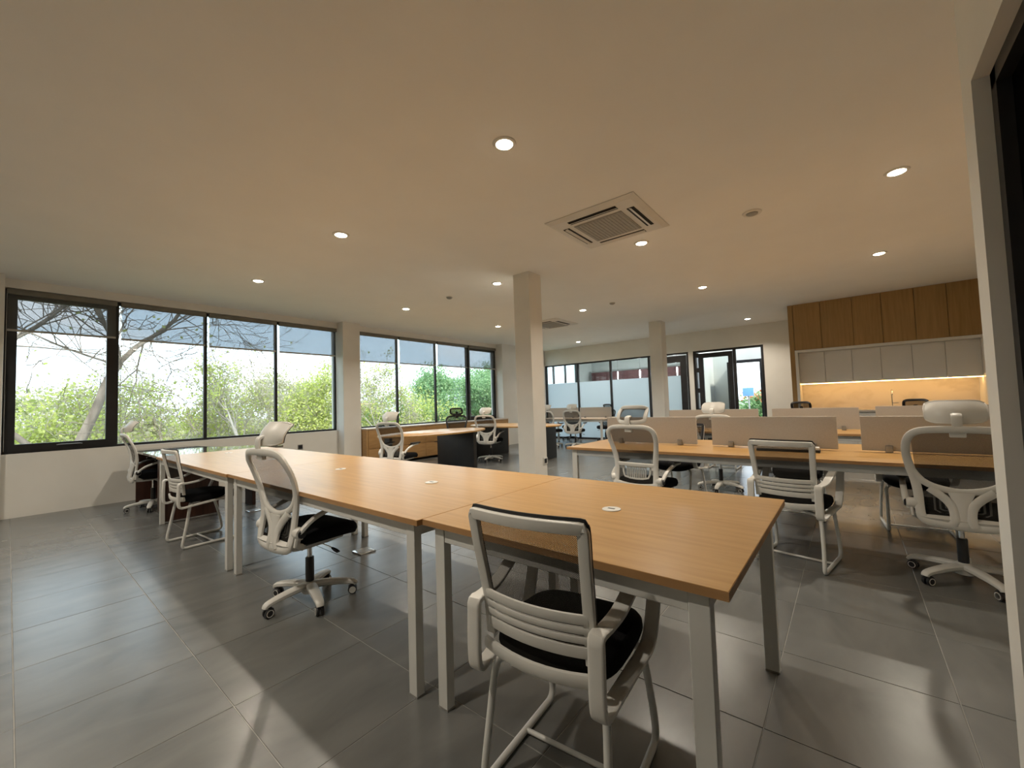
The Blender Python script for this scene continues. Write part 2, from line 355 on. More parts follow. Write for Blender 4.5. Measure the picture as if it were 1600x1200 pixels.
pos = ['leftmost pane with the bare tree trunk', 'second pane from the left', 'third pane from the left', 'pane left of the white window pier']
for i in range(4): blind(e1[i]+0.035 if i else e1[i]+0.012, e1[i+1]-0.005, (2.35, 2.335, 2.32, 2.315)[i], 'translucent grey roller blind half lowered over the ' + pos[i])
pos = ['pane right of the white window pier', 'second pane right of the window pier', 'third pane right of the window pier', 'last green-tree pane before the far pier']
for i in range(4): blind(e2[i]+0.035 if i else e2[i]+0.012, e2[i+1]-0.005, (2.245, 2.25, 2.255, 2.26)[i], 'translucent grey roller blind half lowered over the ' + pos[i])

# ---- far wall with glazed offices
GT = 2.48
b = MB(); b.box(XF, XF+0.15, YR, YW+0.3, GT, HC); b.box(XF, XF+0.15, 3.22, 3.34, 0, GT); b.box(XF, XF+0.15, YR, 1.57, 0, GT)
struct(b.build('wall_far', 'wall_paint', smooth=False), 'white far wall above the glazed offices')
g = struct(empty('window_4', (XF+0.07, 3.34, 0)), 'black framed glass office front with frosted lower film')
def gbox(y0, y1, z0, z1, nm, mt, t=0.03, par=None, x=0.0):
    return MB().box(x-t, x+t, y0-3.34, y1-3.34, z0, z1).build(nm, mt, par or g, smooth=False)
muls = [8.08, 6.83, 5.675, 4.46]
gbox(3.34, 8.1, GT-0.045, GT, 'window_frame', 'frame_black'); gbox(4.46, 8.1, 0, 0.06, 'window_frame', 'frame_black')
for y in muls: gbox(y-0.03, y+0.03, 0.06, GT-0.045, 'window_frame', 'frame_black')
for i in range(3):
    y1, y0 = muls[i]-0.03, muls[i+1]+0.03
    p = gbox(y0, y1, 0.06, GT-0.045, 'pane', 'door_glass', 0.004)
    MB().add([(-0.006, y0+0.01-3.34, 0.06), (-0.006, y1-0.01-3.34, 0.06), (-0.006, y1-0.01-3.34, 1.85), (-0.006, y0+0.01-3.34, 1.85)], [(0, 1, 2, 3)]).build('frosted_film', 'frosted_film', g, smooth=False)
d1 = struct(empty('door_1', (XF+0.07, 3.34, 0)), 'black framed glass door with frosted film behind the far column')
def dbox(par, yo, y0, y1, z0, z1, nm, mt, t=0.03, x=0.0): return MB().box(x-t, x+t, y0-yo, y1-yo, z0, z1).build(nm, mt, par, smooth=False)
for (y0, y1, z0, z1) in ((3.34, 3.40, 0, GT-0.045), (3.42, 3.58, 0.0, 2.40), (4.22, 4.40, 0, 2.40), (3.58, 4.22, 2.22, 2.40), (3.58, 4.22, 0, 0.2)):
    dbox(d1, 3.34, y0, y1, z0, z1, 'door_frame', 'frame_black')
dbox(d1, 3.34, 3.58, 4.22, 0.2, 2.22, 'pane', 'door_glass', 0.004); MB().add([(-0.006, 0.24, 0.2), (-0.006, 0.88, 0.2), (-0.006, 0.88, 1.85), (-0.006, 0.24, 1.85)], [(0, 1, 2, 3)]).build('frosted_film', 'frosted_film', d1, smooth=False)
d2 = struct(empty('door_2', (XF+0.07, 1.57, 0)), 'black framed glass entrance door leading to the bright porch')
for (y0, y1, z0, z1) in ((1.57, 1.63, 0, GT), (3.16, 3.22, 0, GT), (1.63, 3.16, GT-0.05, GT), (2.19, 2.26, 0, GT-0.05)):
    dbox(d2, 1.57, y0, y1, z0, z1, 'door_frame', 'frame_black')
for (y0, y1, z0, z1) in ((2.27, 2.37, 0.01, 2.40), (2.98, 3.10, 0.01, 2.40), (2.37, 2.98, 2.28, 2.40), (2.37, 2.98, 0.01, 0.14)):
    dbox(d2, 1.57, y0, y1, z0, z1, 'door_leaf', 'frame_black')
for z in (0.25, 0.8, 1.35, 1.9, 2.3): dbox(d2, 1.57, 3.10, 3.16, z, z+0.12, 'hinge', 'frame_black')
dbox(d2, 1.57, 2.37, 2.98, 0.14, 2.28, 'pane', 'door_glass', 0.004)
# spaces behind the far wall: an office and a porch
b = MB(); b.box(15.3, 15.45, 3.3, 8.4, 0, HC); b.box(XF+0.15, 15.45, 3.24, 3.32, 0, HC); b.box(14.15, 15.3, YW+0.1, YW+0.25, 0, HC); b.box(XF, 14.15, YW+0.1, YW+0.25, 0, 0.05); b.box(XF, 14.15, YW+0.1, YW+0.25, 2.92, HC)
struct(b.build('wall_office', 'grey_wall', smooth=False), 'grey inner wall of the glazed office')
w5 = struct(empty('window_5', (XF+0.2, YW+0.15, 0.05)), 'bright window with dark mullions inside the glazed office')
for x in (0.03, 0.56, 1.36, 2.17): MB().box(x-0.035, x+0.035, -0.03, 0.03, 0, 2.87).build('window_frame', 'frame_black', w5, smooth=False)
MB().box(0, 2.2, -0.004, 0.004, 0, 2.87).build('pane', 'window_glass', w5, smooth=False)
b = MB(); b.box(XF+0.15, 13.6, 3.16, 3.24, 0, HC); b.box(13.6, 13.75, 2.62, 3.24, 0, HC); b.box(13.6, 13.75, 1.2, 2.62, 2.28, HC); b.box(13.6, 13.75, 0.6, 1.88, 0, 2.28)
b.box(XF+0.15, 13.6, 0.98, 1.05, 0, HC)
struct(b.build('wall_porch', 'wall_paint', smooth=False), 'white porch wall behind the glass entrance door')
d4 = struct(empty('door_4', (13.6, 1.88, 0)), 'black frame of the open outer porch door')
MB().box(-0.03, 0.12, 0, 0.05, 0, 2.28).build('door_frame', 'frame_black', d4, smooth=False); MB().box(-0.03, 0.12, 0.69, 0.74, 0, 2.28).build('door_frame', 'frame_black', d4, smooth=False)
MB().box(-0.03, 0.12, 0.05, 0.69, 2.2, 2.28).build('door_frame', 'frame_black', d4, smooth=False)
MB().box(-0.62, -0.02, 0.72, 0.77, 0, 2.2).build('door_leaf', 'frame_black', d4, smooth=False)
cab = empty('wall_cabinet', (15.1, 4.6, 1.97)); tag(cab, 'maroon wall cabinet band inside the glazed office', 'cabinet')
for i in range(7): MB().cbox(-0.18, 0.18, -1.2+i*0.66+0.004, -0.54+i*0.66-0.004, 0, 0.38, 0.005).build('cabinet_door', 'maroon', cab)
for i, (x, y) in enumerate(((14.0, 6.45), (14.0, 5.62), (14.0, 4.35))):
    p = empty('pendant_lamp', (x, y, 1.98)); tag(p, 'white tube pendant lamp in the glazed office, ' + ('leftmost', 'middle', 'rightmost')[i] + ' of three', 'lamp', 'office pendant lamps')
    MB().lathe([(0.018, 0), (0.022, 0.01), (0.022, 0.27), (0.018, 0.28)], 12).build('lamp_shade', 'pendant_glow', p)
    MB().sweep([(0, 0, 0.28), (0, 0, 1.02)], 0.003, 0.003, up=None, n=5).build('lamp_cord', 'frame_black', p)
    pd_ = bpy.data.lights.new('pendant_glow', 'POINT'); pd_.energy = 17; pd_.color = (0.93, 0.97, 1.0); pd_.shadow_soft_size = 0.06
    po = bpy.data.objects.new('pendant_glow', pd_); COL.objects.link(po); po.parent = p; po.location = (-0.12, 0, 0.14)

# ================================================================== KITCHEN NICHE
XK = 9.88; K0 = 0.865; K1 = -1.90; NZ = 2.09; N0 = 0.785; N1 = -1.765
tr = struct(empty('trim_1', (XK, K0, 0)), 'brown wood panelling around the kitchen niche')
ys = [K0-0.085, 0.344, -0.128, -0.531, -0.956, -1.35, K1]
for i in range(6): MB().cbox(0, 0.03, ys[i+1]-K0+0.003, ys[i]-K0-0.003, NZ+0.003, HC, 0.003, 1).build('wood_panel', 'panel_wood', tr)
MB().cbox(-0.004, XF-XK, -0.08, 0, 0, HC, 0.003, 1).build('wood_stile', 'panel_wood', tr)
MB().cbox(0.0, 0.6, K1-K0, N1-K0, 0, NZ, 0.003, 1).build('wood_stile', 'panel_wood', tr)
MB().box(0.03, XF-XK, K1-K0, -0.08, NZ+0.02, HC-0.002).build('wood_carcass', 'panel_wood', tr, smooth=False)
tf = struct(empty('trim_2', (XK-0.006, N0, 0)), 'white frame lining the kitchen niche')
L = N0-N1
MB().box(0, 0.6, -L, 0, NZ-0.045, NZ).build('niche_lining', 'cabinet_white', tf, smooth=False)
MB().box(0, 0.6, -0.045, 0, 0, NZ-0.045).build('niche_lining', 'cabinet_white', tf, smooth=False)
MB().box(0, 0.6, -L, -L+0.045, 0, NZ-0.045).build('niche_lining', 'cabinet_white', tf, smooth=False)
wb = struct(MB().box(XK+0.55, XK+0.6, N1, N0, 0, NZ).build('wall_splashback', 'marble', smooth=False), 'warm lit marble splashback of the kitchen niche')
cw = (L-0.09)/6
onames = ['first', 'second', 'third', 'fourth', 'fifth', 'sixth']
for i in range(6):
    y1 = N0-0.045-i*cw; y0 = y1-cw
    c_ = empty('wall_cabinet', (XK+0.2, (y0+y1)/2, 1.43)); tag(c_, 'white flat kitchen wall cabinet, %s from the left over the lit splashback' % onames[i], 'cabinet', 'kitchen wall cabinets')
    MB().box(0.02, 0.34, -cw/2+0.001, cw/2-0.001, 0.008, NZ-0.047-1.43).build('cabinet_body', 'cabinet_white', c_, smooth=False)
    MB().cbox(0, 0.018, -cw/2+0.0025, cw/2-0.0025, 0.0, NZ-0.05-1.43, 0.002, 1).build('cabinet_door', 'cabinet_white', c_)
    c2 = empty('base_cabinet', (XK+0.06, (y0+y1)/2, 0)); tag(c2, 'white kitchen base cabinet, %s from the left under the worktop' % onames[i], 'cabinet', 'kitchen base cabinets')
    MB().box(0.02, 0.48, -cw/2+0.001, cw/2-0.001, 0.08, 0.86).build('cabinet_body', 'cabinet_white', c2, smooth=False)
    MB().cbox(0, 0.018, -cw/2+0.0025, cw/2-0.0025, 0.09, 0.85, 0.002, 1).build('cabinet_door', 'cabinet_white', c2)
    MB().box(0.06, 0.44, -cw/2+0.001, cw/2-0.001, 0.0, 0.08).build('plinth', 'frame_black', c2, smooth=False)
tag(MB().cbox(XK+0.03, XK+0.548, N1+0.047, N0-0.047, 0.861, 0.90, 0.003).build('worktop', 'marble'), 'pale stone worktop in the kitchen niche', 'worktop')
led = empty('led_strip', (XK+0.26, (N0+N1)/2, 1.427)); tag(led, 'glowing warm light strip under the kitchen wall cabinets', 'light')
MB().box(-0.045, -0.02, -L/2+0.05, L/2-0.05, -0.012, 0.0).build('led_diffuser', 'led_strip', led, smooth=False)
ld = bpy.data.lights.new('led_light', 'AREA'); ld.shape = 'RECTANGLE'; ld.size = 0.04; ld.size_y = L-0.15; ld.energy = STRIP_POWER; ld.color = (1.0, 0.55, 0.20)
lo = bpy.data.objects.new('led_light', ld); COL.objects.link(lo); lo.parent = led; lo.location = (-0.01, 0, -0.02); lo.rotation_euler = (0, math.radians(-25), 0)
fa = empty('faucet', (XK+0.42, -0.61, 0.90)); tag(fa, 'slim chrome kitchen faucet in front of the lit splashback', 'faucet')
MB().sweep(catmull([(0, 0, 0), (0, 0, 0.2), (-0.01, 0, 0.30), (-0.07, 0, 0.35), (-0.13, 0, 0.30), (-0.135, 0, 0.26)], 5), 0.011, 0.011, up=(0, 1, 0)).build('spout', 'chrome', fa)
MB().lathe([(0.028, 0), (0.028, 0.02), (0.02, 0.03)], 14).build('faucet_base', 'chrome', fa); MB().cbox(-0.008, 0.008, -0.09, -0.01, 0.10, 0.115, 0.004).build('faucet_lever', 'chrome', fa)

# ================================================================== CEILING FITTINGS
def downlight(x, y, label):
    r = empty('downlight', (x, y, HC)); tag(r, label, 'lamp', 'recessed ceiling downlights')
    MB().lathe([(0.055, -0.002), (0.058, -0.010), (0.075, -0.008), (0.082, 0.0), (0.055, 0.0)], 24).build('trim_ring', 'ac_white', r)
    MB().lathe([(0.056, -0.004), (0.05, -0.012), (0.03, -0.018), (0.0001, -0.020)], 24).build('lamp_lens', 'lamp_lens', r)
    d = bpy.data.lights.new('downlight_glow', 'AREA'); d.shape = 'DISK'; d.size = 0.1; d.spread = math.radians(133); d.energy = LAMP_POWER; d.color = LAMP_COLOR
    o = bpy.data.objects.new('downlight_glow', d); COL.objects.link(o); o.parent = r; o.location = (0, 0, -0.024)
LY = [-0.40, 1.73, 3.92, 6.12]
lab = {(1, 0): 'rightmost glowing ceiling downlight, upper right above the high-backed chair', (2, 0): 'glowing downlight on the right, just above the wood kitchen panelling',
       (0, 1): 'largest glowing ceiling downlight, top centre above the long table', (1, 1): 'glowing downlight touching the near ceiling air conditioner', (2, 1): 'glowing downlight right of the far column, in front of the kitchen',
       (0, 2): 'glowing downlight above the middle of the long table, left of the top centre one', (1, 2): 'glowing downlight just left of the near column', (2, 2): 'glowing downlight between the two columns',
       (0, 3): 'leftmost glowing downlight near the first window', (1, 3): 'glowing downlight near the white window pier', (2, 3): 'glowing downlight left of the column, above the far oval table'}
for (i, j), l in lab.items(): downlight((2.12, 4.53, 7.06)[i], LY[j], l)
downlight(10.74, 1.71, 'small glowing downlight before the far glass entrance door'); downlight(10.72, 6.15, 'small glowing downlight farthest back by the glazed offices')
downlight(10.72, 3.92, 'small glowing downlight hidden behind the far column')
for j in range(1, 4): downlight(-0.35, LY[j], 'recessed downlight behind the camera, %s from the right wall' % onames[j])

def cassette(x, y, label):
    r = empty('ceiling_air_conditioner', (x, y, HC)); tag(r, label, 'air conditioner', 'ceiling cassette air conditioners')
    s = 0.46
    b = MB(); o = [(-s,-s),(s,-s),(s,s),(-s,s)]; i_ = [(-s+.05,-s+.05),(s-.05,-s+.05),(s-.05,s-.05),(-s+.05,s-.05)]
    b.add([(a,c_,-0.001) for a,c_ in o]+[(a,c_,-0.008) for a,c_ in o]+[(a,c_,-0.028) for a,c_ in i_], [(0,1,5,4),(1,2,6,5),(2,3,7,6),(3,0,4,7),(4,5,9,8),(5,6,10,9),(6,7,11,10),(7,4,8,11),(8,9,10,11)])
    b.build('panel', 'ac_white', r, smooth=False)
    gr = MB().cbox(-0.25, 0.25, -0.25, 0.25, -0.036, -0.026, 0.003, 1).build('intake_grille', 'grille_grey', r)
    for k in range(14): MB().box(-0.24, 0.24, -0.235+k*0.0345, -0.215+k*0.0345, -0.039, -0.035).build('grille_slat', 'grille_grey', gr, smooth=False)
    for k in range(4):
        a = k*PI/2
        v = MB().box(-0.25, 0.25, 0.305, 0.375, -0.031, -0.024).build('air_slot', 'slot_dark', r, smooth=False); v.rotation_euler = (0, 0, a)
        f = MB().add([(-0.25, 0.325, -0.030), (0.25, 0.325, -0.030), (0.25, 0.352, -0.040), (-0.25, 0.352, -0.040), (-0.25, 0.325, -0.033), (0.25, 0.325, -0.033), (0.25, 0.352, -0.043), (-0.25, 0.352, -0.043)],
                     [(0,1,2,3),(7,6,5,4),(0,4,5,1),(1,5,6,2),(2,6,7,3),(3,7,4,0)]).build('louvre', 'ac_white', v, smooth=False)
cassette(3.81, 1.79, 'white square ceiling cassette air conditioner, the large near one'); cassette(7.75, 5.15, 'white square ceiling cassette air conditioner, the small far one behind the column')
r = empty('ceiling_spotlight', (4.545, 0.631, HC)); tag(r, 'unlit grey round ceiling spotlight right of the near air conditioner', 'spotlight')
MB().lathe([(0.06, 0.0), (0.085, -0.001), (0.08, -0.012), (0.055, -0.014), (0.05, -0.004)], 24).build('trim_ring', 'ac_white', r)
MB().lathe([(0.05, -0.002), (0.047, -0.02), (0.03, -0.028), (0.0001, -0.03)], 20).build('spot_head', 'grille_grey', r)
for x, y, l in ((4.55, 4.98, 'small round smoke detector left of the near column'), (6.95, 3.25, 'small round smoke detector between the two columns')):
    r = empty('smoke_detector', (x, y, HC)); tag(r, l, 'smoke detector', 'ceiling smoke detectors')
    MB().lathe([(0.05, 0), (0.05, -0.012), (0.042, -0.025), (0.02, -0.035), (0.0001, -0.036)], 20).build('detector_body', 'grille_grey', r); MB().lathe([(0.058, 0), (0.056, -0.006), (0.05, -0.008)], 20).build('detector_base', 'ac_white', r)

# ---- sockets and floor outlets
def socket(x, y, z, face, label):
    r = empty('power_socket', (x, y, z)); tag(r, label, 'socket')
    if face == '-y': MB().cbox(-0.045, 0.045, -0.012, 0, -0.045, 0.045, 0.003).build('socket_plate', 'white_plastic', r); MB().cbox(-0.03, 0.03, -0.015, -0.01, -0.03, 0.03, 0.002).build('socket_face', 'black_plastic', r)
    else: MB().cbox(-0.045, 0.045, -0.012, 0, -0.045, 0.045, 0.003).build('socket_plate', 'clamp_grey', r); MB().cbox(-0.035, 0.035, -0.015, -0.01, -0.035, 0.035, 0.002).build('socket_face', 'black_plastic', r)
socket(4.64, 3.25, 0.43, '-y', 'black and white power socket low on the near column')
socket(3.515, YW, 0.53, 'w', 'dark power socket on the wall under the first window')
for x, y, l in ((1.94, 3.27, 'bright metal floor outlet lid beside the table leg behind the high-backed chair'), (1.94, 5.77, 'metal floor outlet lid under the window end of the long table')):
    r = empty('floor_outlet', (x, y, 0)); tag(r, l, 'floor outlet', 'metal floor outlets')
    MB().cbox(-0.07, 0.07, -0.07, 0.07, 0.0, 0.012, 0.003).build('outlet_lid', 'chrome', r); MB().box(-0.05, 0.05, -0.05, 0.05, 0.011, 0.0135).build('lid_inlay', 'clamp_grey', r, smooth=False)

# ================================================================== DESKS
def desk(name, x0, x1, y0, y1, label, grom, top='oak', edge='oak_edge', legs=(True, True), group=None, rail='white_metal', legm='white_metal'):
    r = empty(name, ((x0+x1)/2, (y0+y1)/2, 0)); tag(r, label, 'desk', group); hx = (x1-x0)/2; hy = (y1-y0)/2
    t = MB().cbox(-hx, hx, -hy, hy, 0.7252, 0.75, 0.0012, 1).build('tabletop', top, r)
    MB().box(-hx-0.0006, hx+0.0006, -hy-0.0006, hy+0.0006, 0.7258, 0.7488).build('edge_band', edge, t, smooth=False)
    lx = 0.04; ly = 0.054; ix = 0.022; iy = 0.05
    for sx in (-1, 1):
        for k, sy in enumerate((-1, 1)):
            if legs[k]:
                a = sx*(hx-ix); c_ = sy*(hy-iy)
                lg = MB().cbox(min(a, a-sx*lx), max(a, a-sx*lx), min(c_, c_-sy*ly), max(c_, c_-sy*ly), 0.006, 0.725, 0.002, 1).build('leg', legm, r)
                MB().box(min(a, a-sx*lx)-.001, max(a, a-sx*lx)+.001, min(c_, c_-sy*ly)-.001, max(c_, c_-sy*ly)+.001, 0, 0.007).build('foot', 'clamp_grey', lg, smooth=False)
    for sx in (-1, 1):
        a = sx*(hx-ix-0.004)
        MB().cbox(min(a, a-sx*0.03), max(a, a-sx*0.03), -hy+iy+ly, hy-iy-ly, 0.665, 0.7248, 0.002, 1).build('rail', rail, r)
    for k, sy in enumerate((-1, 1)):
        if legs[k]:
            c_ = sy*(hy-iy-0.01); MB().cbox(-hx+ix+lx, hx-ix-lx, min(c_, c_-sy*0.03), max(c_, c_-sy*0.03), 0.665, 0.7248, 0.002, 1).build('rail', rail, r)
    for gx, gy in grom:
        gg = MB().lathe([(0.034, 0.7495), (0.04, 0.7505), (0.039, 0.7535), (0.03, 0.7545), (0.0001, 0.7545)], 22, (gx-(x0+x1)/2, gy-(y0+y1)/2, 0)).build('grommet', 'white_plastic', r)
        MB().cbox(gx-(x0+x1)/2-0.006, gx-(x0+x1)/2+0.006, gy-(y0+y1)/2-0.016, gy-(y0+y1)/2+0.016, 0.7535, 0.7552, 0.0007, 1).build('cable_slot', 'black_plastic', gg)
    return r
G = 'desks joined into the long oak table'
desk('office_desk', 1.105, 2.215, 0.25, 1.408, 'short oak topped desk with white legs at the near end of the long table', [(1.656, 0.82)], group=G)
desk('office_desk', 1.078, 2.215, 1.412, 3.722, 'oak topped bench desk with white legs, middle of the long table', [(1.66, 2.02), (1.656, 3.11)], group=G)
desk('office_desk', 1.065, 2.20, 3.726, 6.085, 'oak topped bench desk with white legs at the window end of the long table', [(1.64, 5.64), (1.645, 4.4)], group=G)
# dark executive desk by the window
r = empty('executive_desk', (1.6, 6.9, 0)); tag(r, 'dark brown wooden desk with curved glossy top against the window wall', 'desk')
cv = [(1.09, 6.10), (1.09, 7.86), (1.72, 7.86)] + [tuple(v)[:2] for v in catmull([(1.72, 7.86, 0), (1.80, 7.2, 0), (1.95, 6.8, 0), (2.18, 6.62, 0), (2.42, 6.55, 0)], 5)[1:]] + [(2.42, 6.10)]
t = MB().prism([(a-1.6, c_-6.9) for a, c_ in cv], 0.722, 0.748).build('tabletop', 'desk_top_gloss', r, smooth=False)
MB().cbox(-0.465, 0.07, -0.79, -0.76, 0, 0.72, 0.003).build('end_panel', 'dark_wood', r); MB().cbox(-0.465, 0.07, 0.80, 0.83, 0, 0.72, 0.003).build('end_panel', 'dark_wood', r)
MB().cbox(0.03, 0.06, -0.76, 0.80, 0.12, 0.72, 0.003).build('modesty_panel', 'dark_wood', r)
p = MB().cbox(-0.44, 0.02, -0.75, -0.35, 0.06, 0.70, 0.003).build('drawer_pedestal', 'dark_wood', r)
MB().box(0.45, 0.49, -0.76, -0.5, 0, 0.72).build('end_panel', 'dark_wood', r, smooth=False)

# ---- right-hand bench rows with screens
def screen(x, y0, y1, label, group, zt=1.03):
    r = empty('desk_screen', (x, (y0+y1)/2, 0.75)); tag(r, label, 'desk screen', group); hw = abs(y1-y0)/2
    MB().cbox(-0.012, 0.012, -hw, hw, 0.012, zt-0.75, 0.003).build('screen_panel', 'partition_fabric', r)
    for s in (-1, 1):
        k = MB().cbox(-0.03, 0.03, s*hw*0.66-0.022, s*hw*0.66+0.022, 0.0, 0.055, 0.006).build('clamp', 'clamp_grey', r)
G1 = 'near bench row on the right'; G2 = 'second bench row on the right'
desk('bench_desk', 3.70, 4.90, -1.90, 2.31, 'long oak bench desk of the near right row with white legs', [], group='oak bench desks on the right', rail='grey_rail')
screen(4.30, 1.18, 2.13, 'taupe desk screen, leftmost on the near right bench row', G1); screen(4.30, 0.09, 1.04, 'taupe desk screen, middle of the near right bench row above the sled chair', G1)
screen(4.30, -1.0, -0.056, 'taupe desk screen, rightmost on the near right bench row behind the high-backed chair', G1)
desk('bench_desk', 6.10, 7.30, -1.90, 2.40, 'long oak bench desk of the second right row before the kitchen', [], group='oak bench desks on the right', rail='grey_rail')
screen(6.70, 1.0, 2.24, 'taupe desk screen on the second row before the entrance door', G2, 1.035); screen(6.70, -0.085, 0.835, 'taupe desk screen on the second row left of the kitchen gap', G2, 1.035)
screen(6.70, -1.2, -0.24, 'taupe desk screen on the second row right of the kitchen gap', G2, 1.045)
G3 = 'far bench row by the glazed offices'
desk('bench_desk', 9.80, 11.0, 4.98, 7.2, 'pale topped bench desk farthest back before the frosted glass', [], top='pale_laminate', edge='pale_laminate', group=G3)
screen(10.4, 5.03, 6.0, 'pale grey desk screen on the far bench, right half', G3, 1.045); screen(10.4, 6.06, 7.1, 'pale grey desk screen on the far bench, left half', G3, 1.045)
# small thing lying on the near right bench
r = empty('power_strip', (4.12, 0.42, 0.75)); tag(r, 'white and black power strip lying on the bench desk behind the sled chair', 'power strip')
MB().cbox(-0.05, 0.05, -0.22, 0.22, 0.0, 0.02, 0.004).build('strip_base', 'black_plastic', r); MB().cbox(-0.045, 0.045, -0.215, 0.215, 0.02, 0.042, 0.006).build('strip_cover', 'white_plastic', r)

# ---- oval tables and low cabinet under the second window
def oval(cx, cy, ax, ay, panels, label):
    r = empty('oval_table', (cx, cy, 0)); tag(r, label, 'table', 'oval meeting tables')
    n = 56; prof = [(1.0, 0.722), (1.004, 0.73), (1.004, 0.744), (1.0, 0.75)]
    b = MB(); vs = []
    for s, z in prof: vs += [(ax*s*math.cos(2*PI*i/n), ay*s*math.sin(2*PI*i/n), z) for i in range(n)]
    fs = [(j*n+i, j*n+(i+1) % n, (j+1)*n+(i+1) % n, (j+1)*n+i) for j in range(3) for i in range(n)] + [tuple(range(n-1, -1, -1)), tuple(3*n+i for i in range(n))]
    t = b.add(vs, fs).build('tabletop', 'oak', r, angle=60)
    for k in (-0.3, 0.25): MB().lathe([(0.034, 0.7495), (0.04, 0.7505), (0.039, 0.753), (0.0001, 0.754)], 18, (k*ax, 0.0, 0)).build('grommet', 'white_plastic', r)
    for (a, c_, d, e) in panels: MB().cbox(a-cx, c_-cx, d-cy, e-cy, 0, 0.721, 0.004).build('panel_leg', 'black_panel', r)
oval(5.0, 5.93, 1.15, 0.62, [(5.46, 5.54, 5.42, 6.44), (4.12, 4.18, 6.1, 6.25)], 'oval oak meeting table on black panel legs left of the near column')
oval(7.15, 5.83, 0.62, 1.2, [(6.72, 7.72, 5.08, 5.16), (6.75, 7.9, 6.62, 6.70)], 'oval oak meeting table on black panel legs, partly hidden by the near column')
r = empty('low_cabinet', (4.66, 7.70, 0)); tag(r, 'long low wooden cabinet under the second window', 'cabinet')
Lc = 9.21-4.66
MB().box(0.02, Lc-0.02, 0.02, 0.39, 0.06, 0.772).build('cabinet_body', 'cabinet_wood', r, smooth=False); MB().cbox(0, Lc, -0.01, 0.395, 0.772, 0.80, 0.003).build('cabinet_top', 'pale_laminate', r)
MB().cbox(0, 0.04, 0, 0.39, 0, 0.77, 0.003).build('cabinet_side', 'cabinet_wood', r); MB().cbox(Lc-0.04, Lc, 0, 0.39, 0, 0.77, 0.003).build('cabinet_side', 'cabinet_wood', r)
for i in range(6):
    a = 0.045+i*(Lc-0.09)/6; d = MB().cbox(a+0.003, a+(Lc-0.09)/6-0.003, 0, 0.02, 0.38, 0.765, 0.003).build('cabinet_door', 'cabinet_wood', r)
    d2_ = MB().cbox(a+0.003, a+(Lc-0.09)/6-0.003, 0, 0.02, 0.06, 0.372, 0.003).build('cabinet_drawer', 'cabinet_wood', r)
    MB().box(a+0.25, a+0.45, -0.008, 0.0, 0.365, 0.378).build('handle', 'frame_black', d, smooth=False)

# ================================================================== CHAIRS
def seat_cushion(w_, d_, z0, z1, drop, xo):
    """rounded cushion with waterfall front; forward is +x"""
    b = MB(); n = 40; rings = [(0.80, 0.0), (0.95, 0.10), (1.0, 0.42), (0.985, 0.72), (0.93, 0.90), (0.80, 0.985), (0.5, 1.03), (0.0001, 1.04)]
    vs = []
    for s, f in rings:
        for i in range(n):
            a = 2*PI*i/n; c_, d = math.cos(a), math.sin(a); e = 0.55
            x = math.copysign(abs(c_)**e, c_)*d_/2*s; y = math.copysign(abs(d)**e, d)*w_/2*s
            if x > 0: y *= 1-0.10*(x/(d_/2))**2
            z = z0+(z1-z0)*f; fx = max(0, x/(d_/2)); z -= drop*fx**2.2; z += 0.012*(abs(y)/(w_/2))**2*f
            vs.append((x+xo, y, z))
    fs = [(j*n+i, j*n+(i+1) % n, (j+1)*n+(i+1) % n, (j+1)*n+i) for j in range(len(rings)-1) for i in range(n)] + [tuple(range(n-1, -1, -1))]
    return b.add(vs, fs)

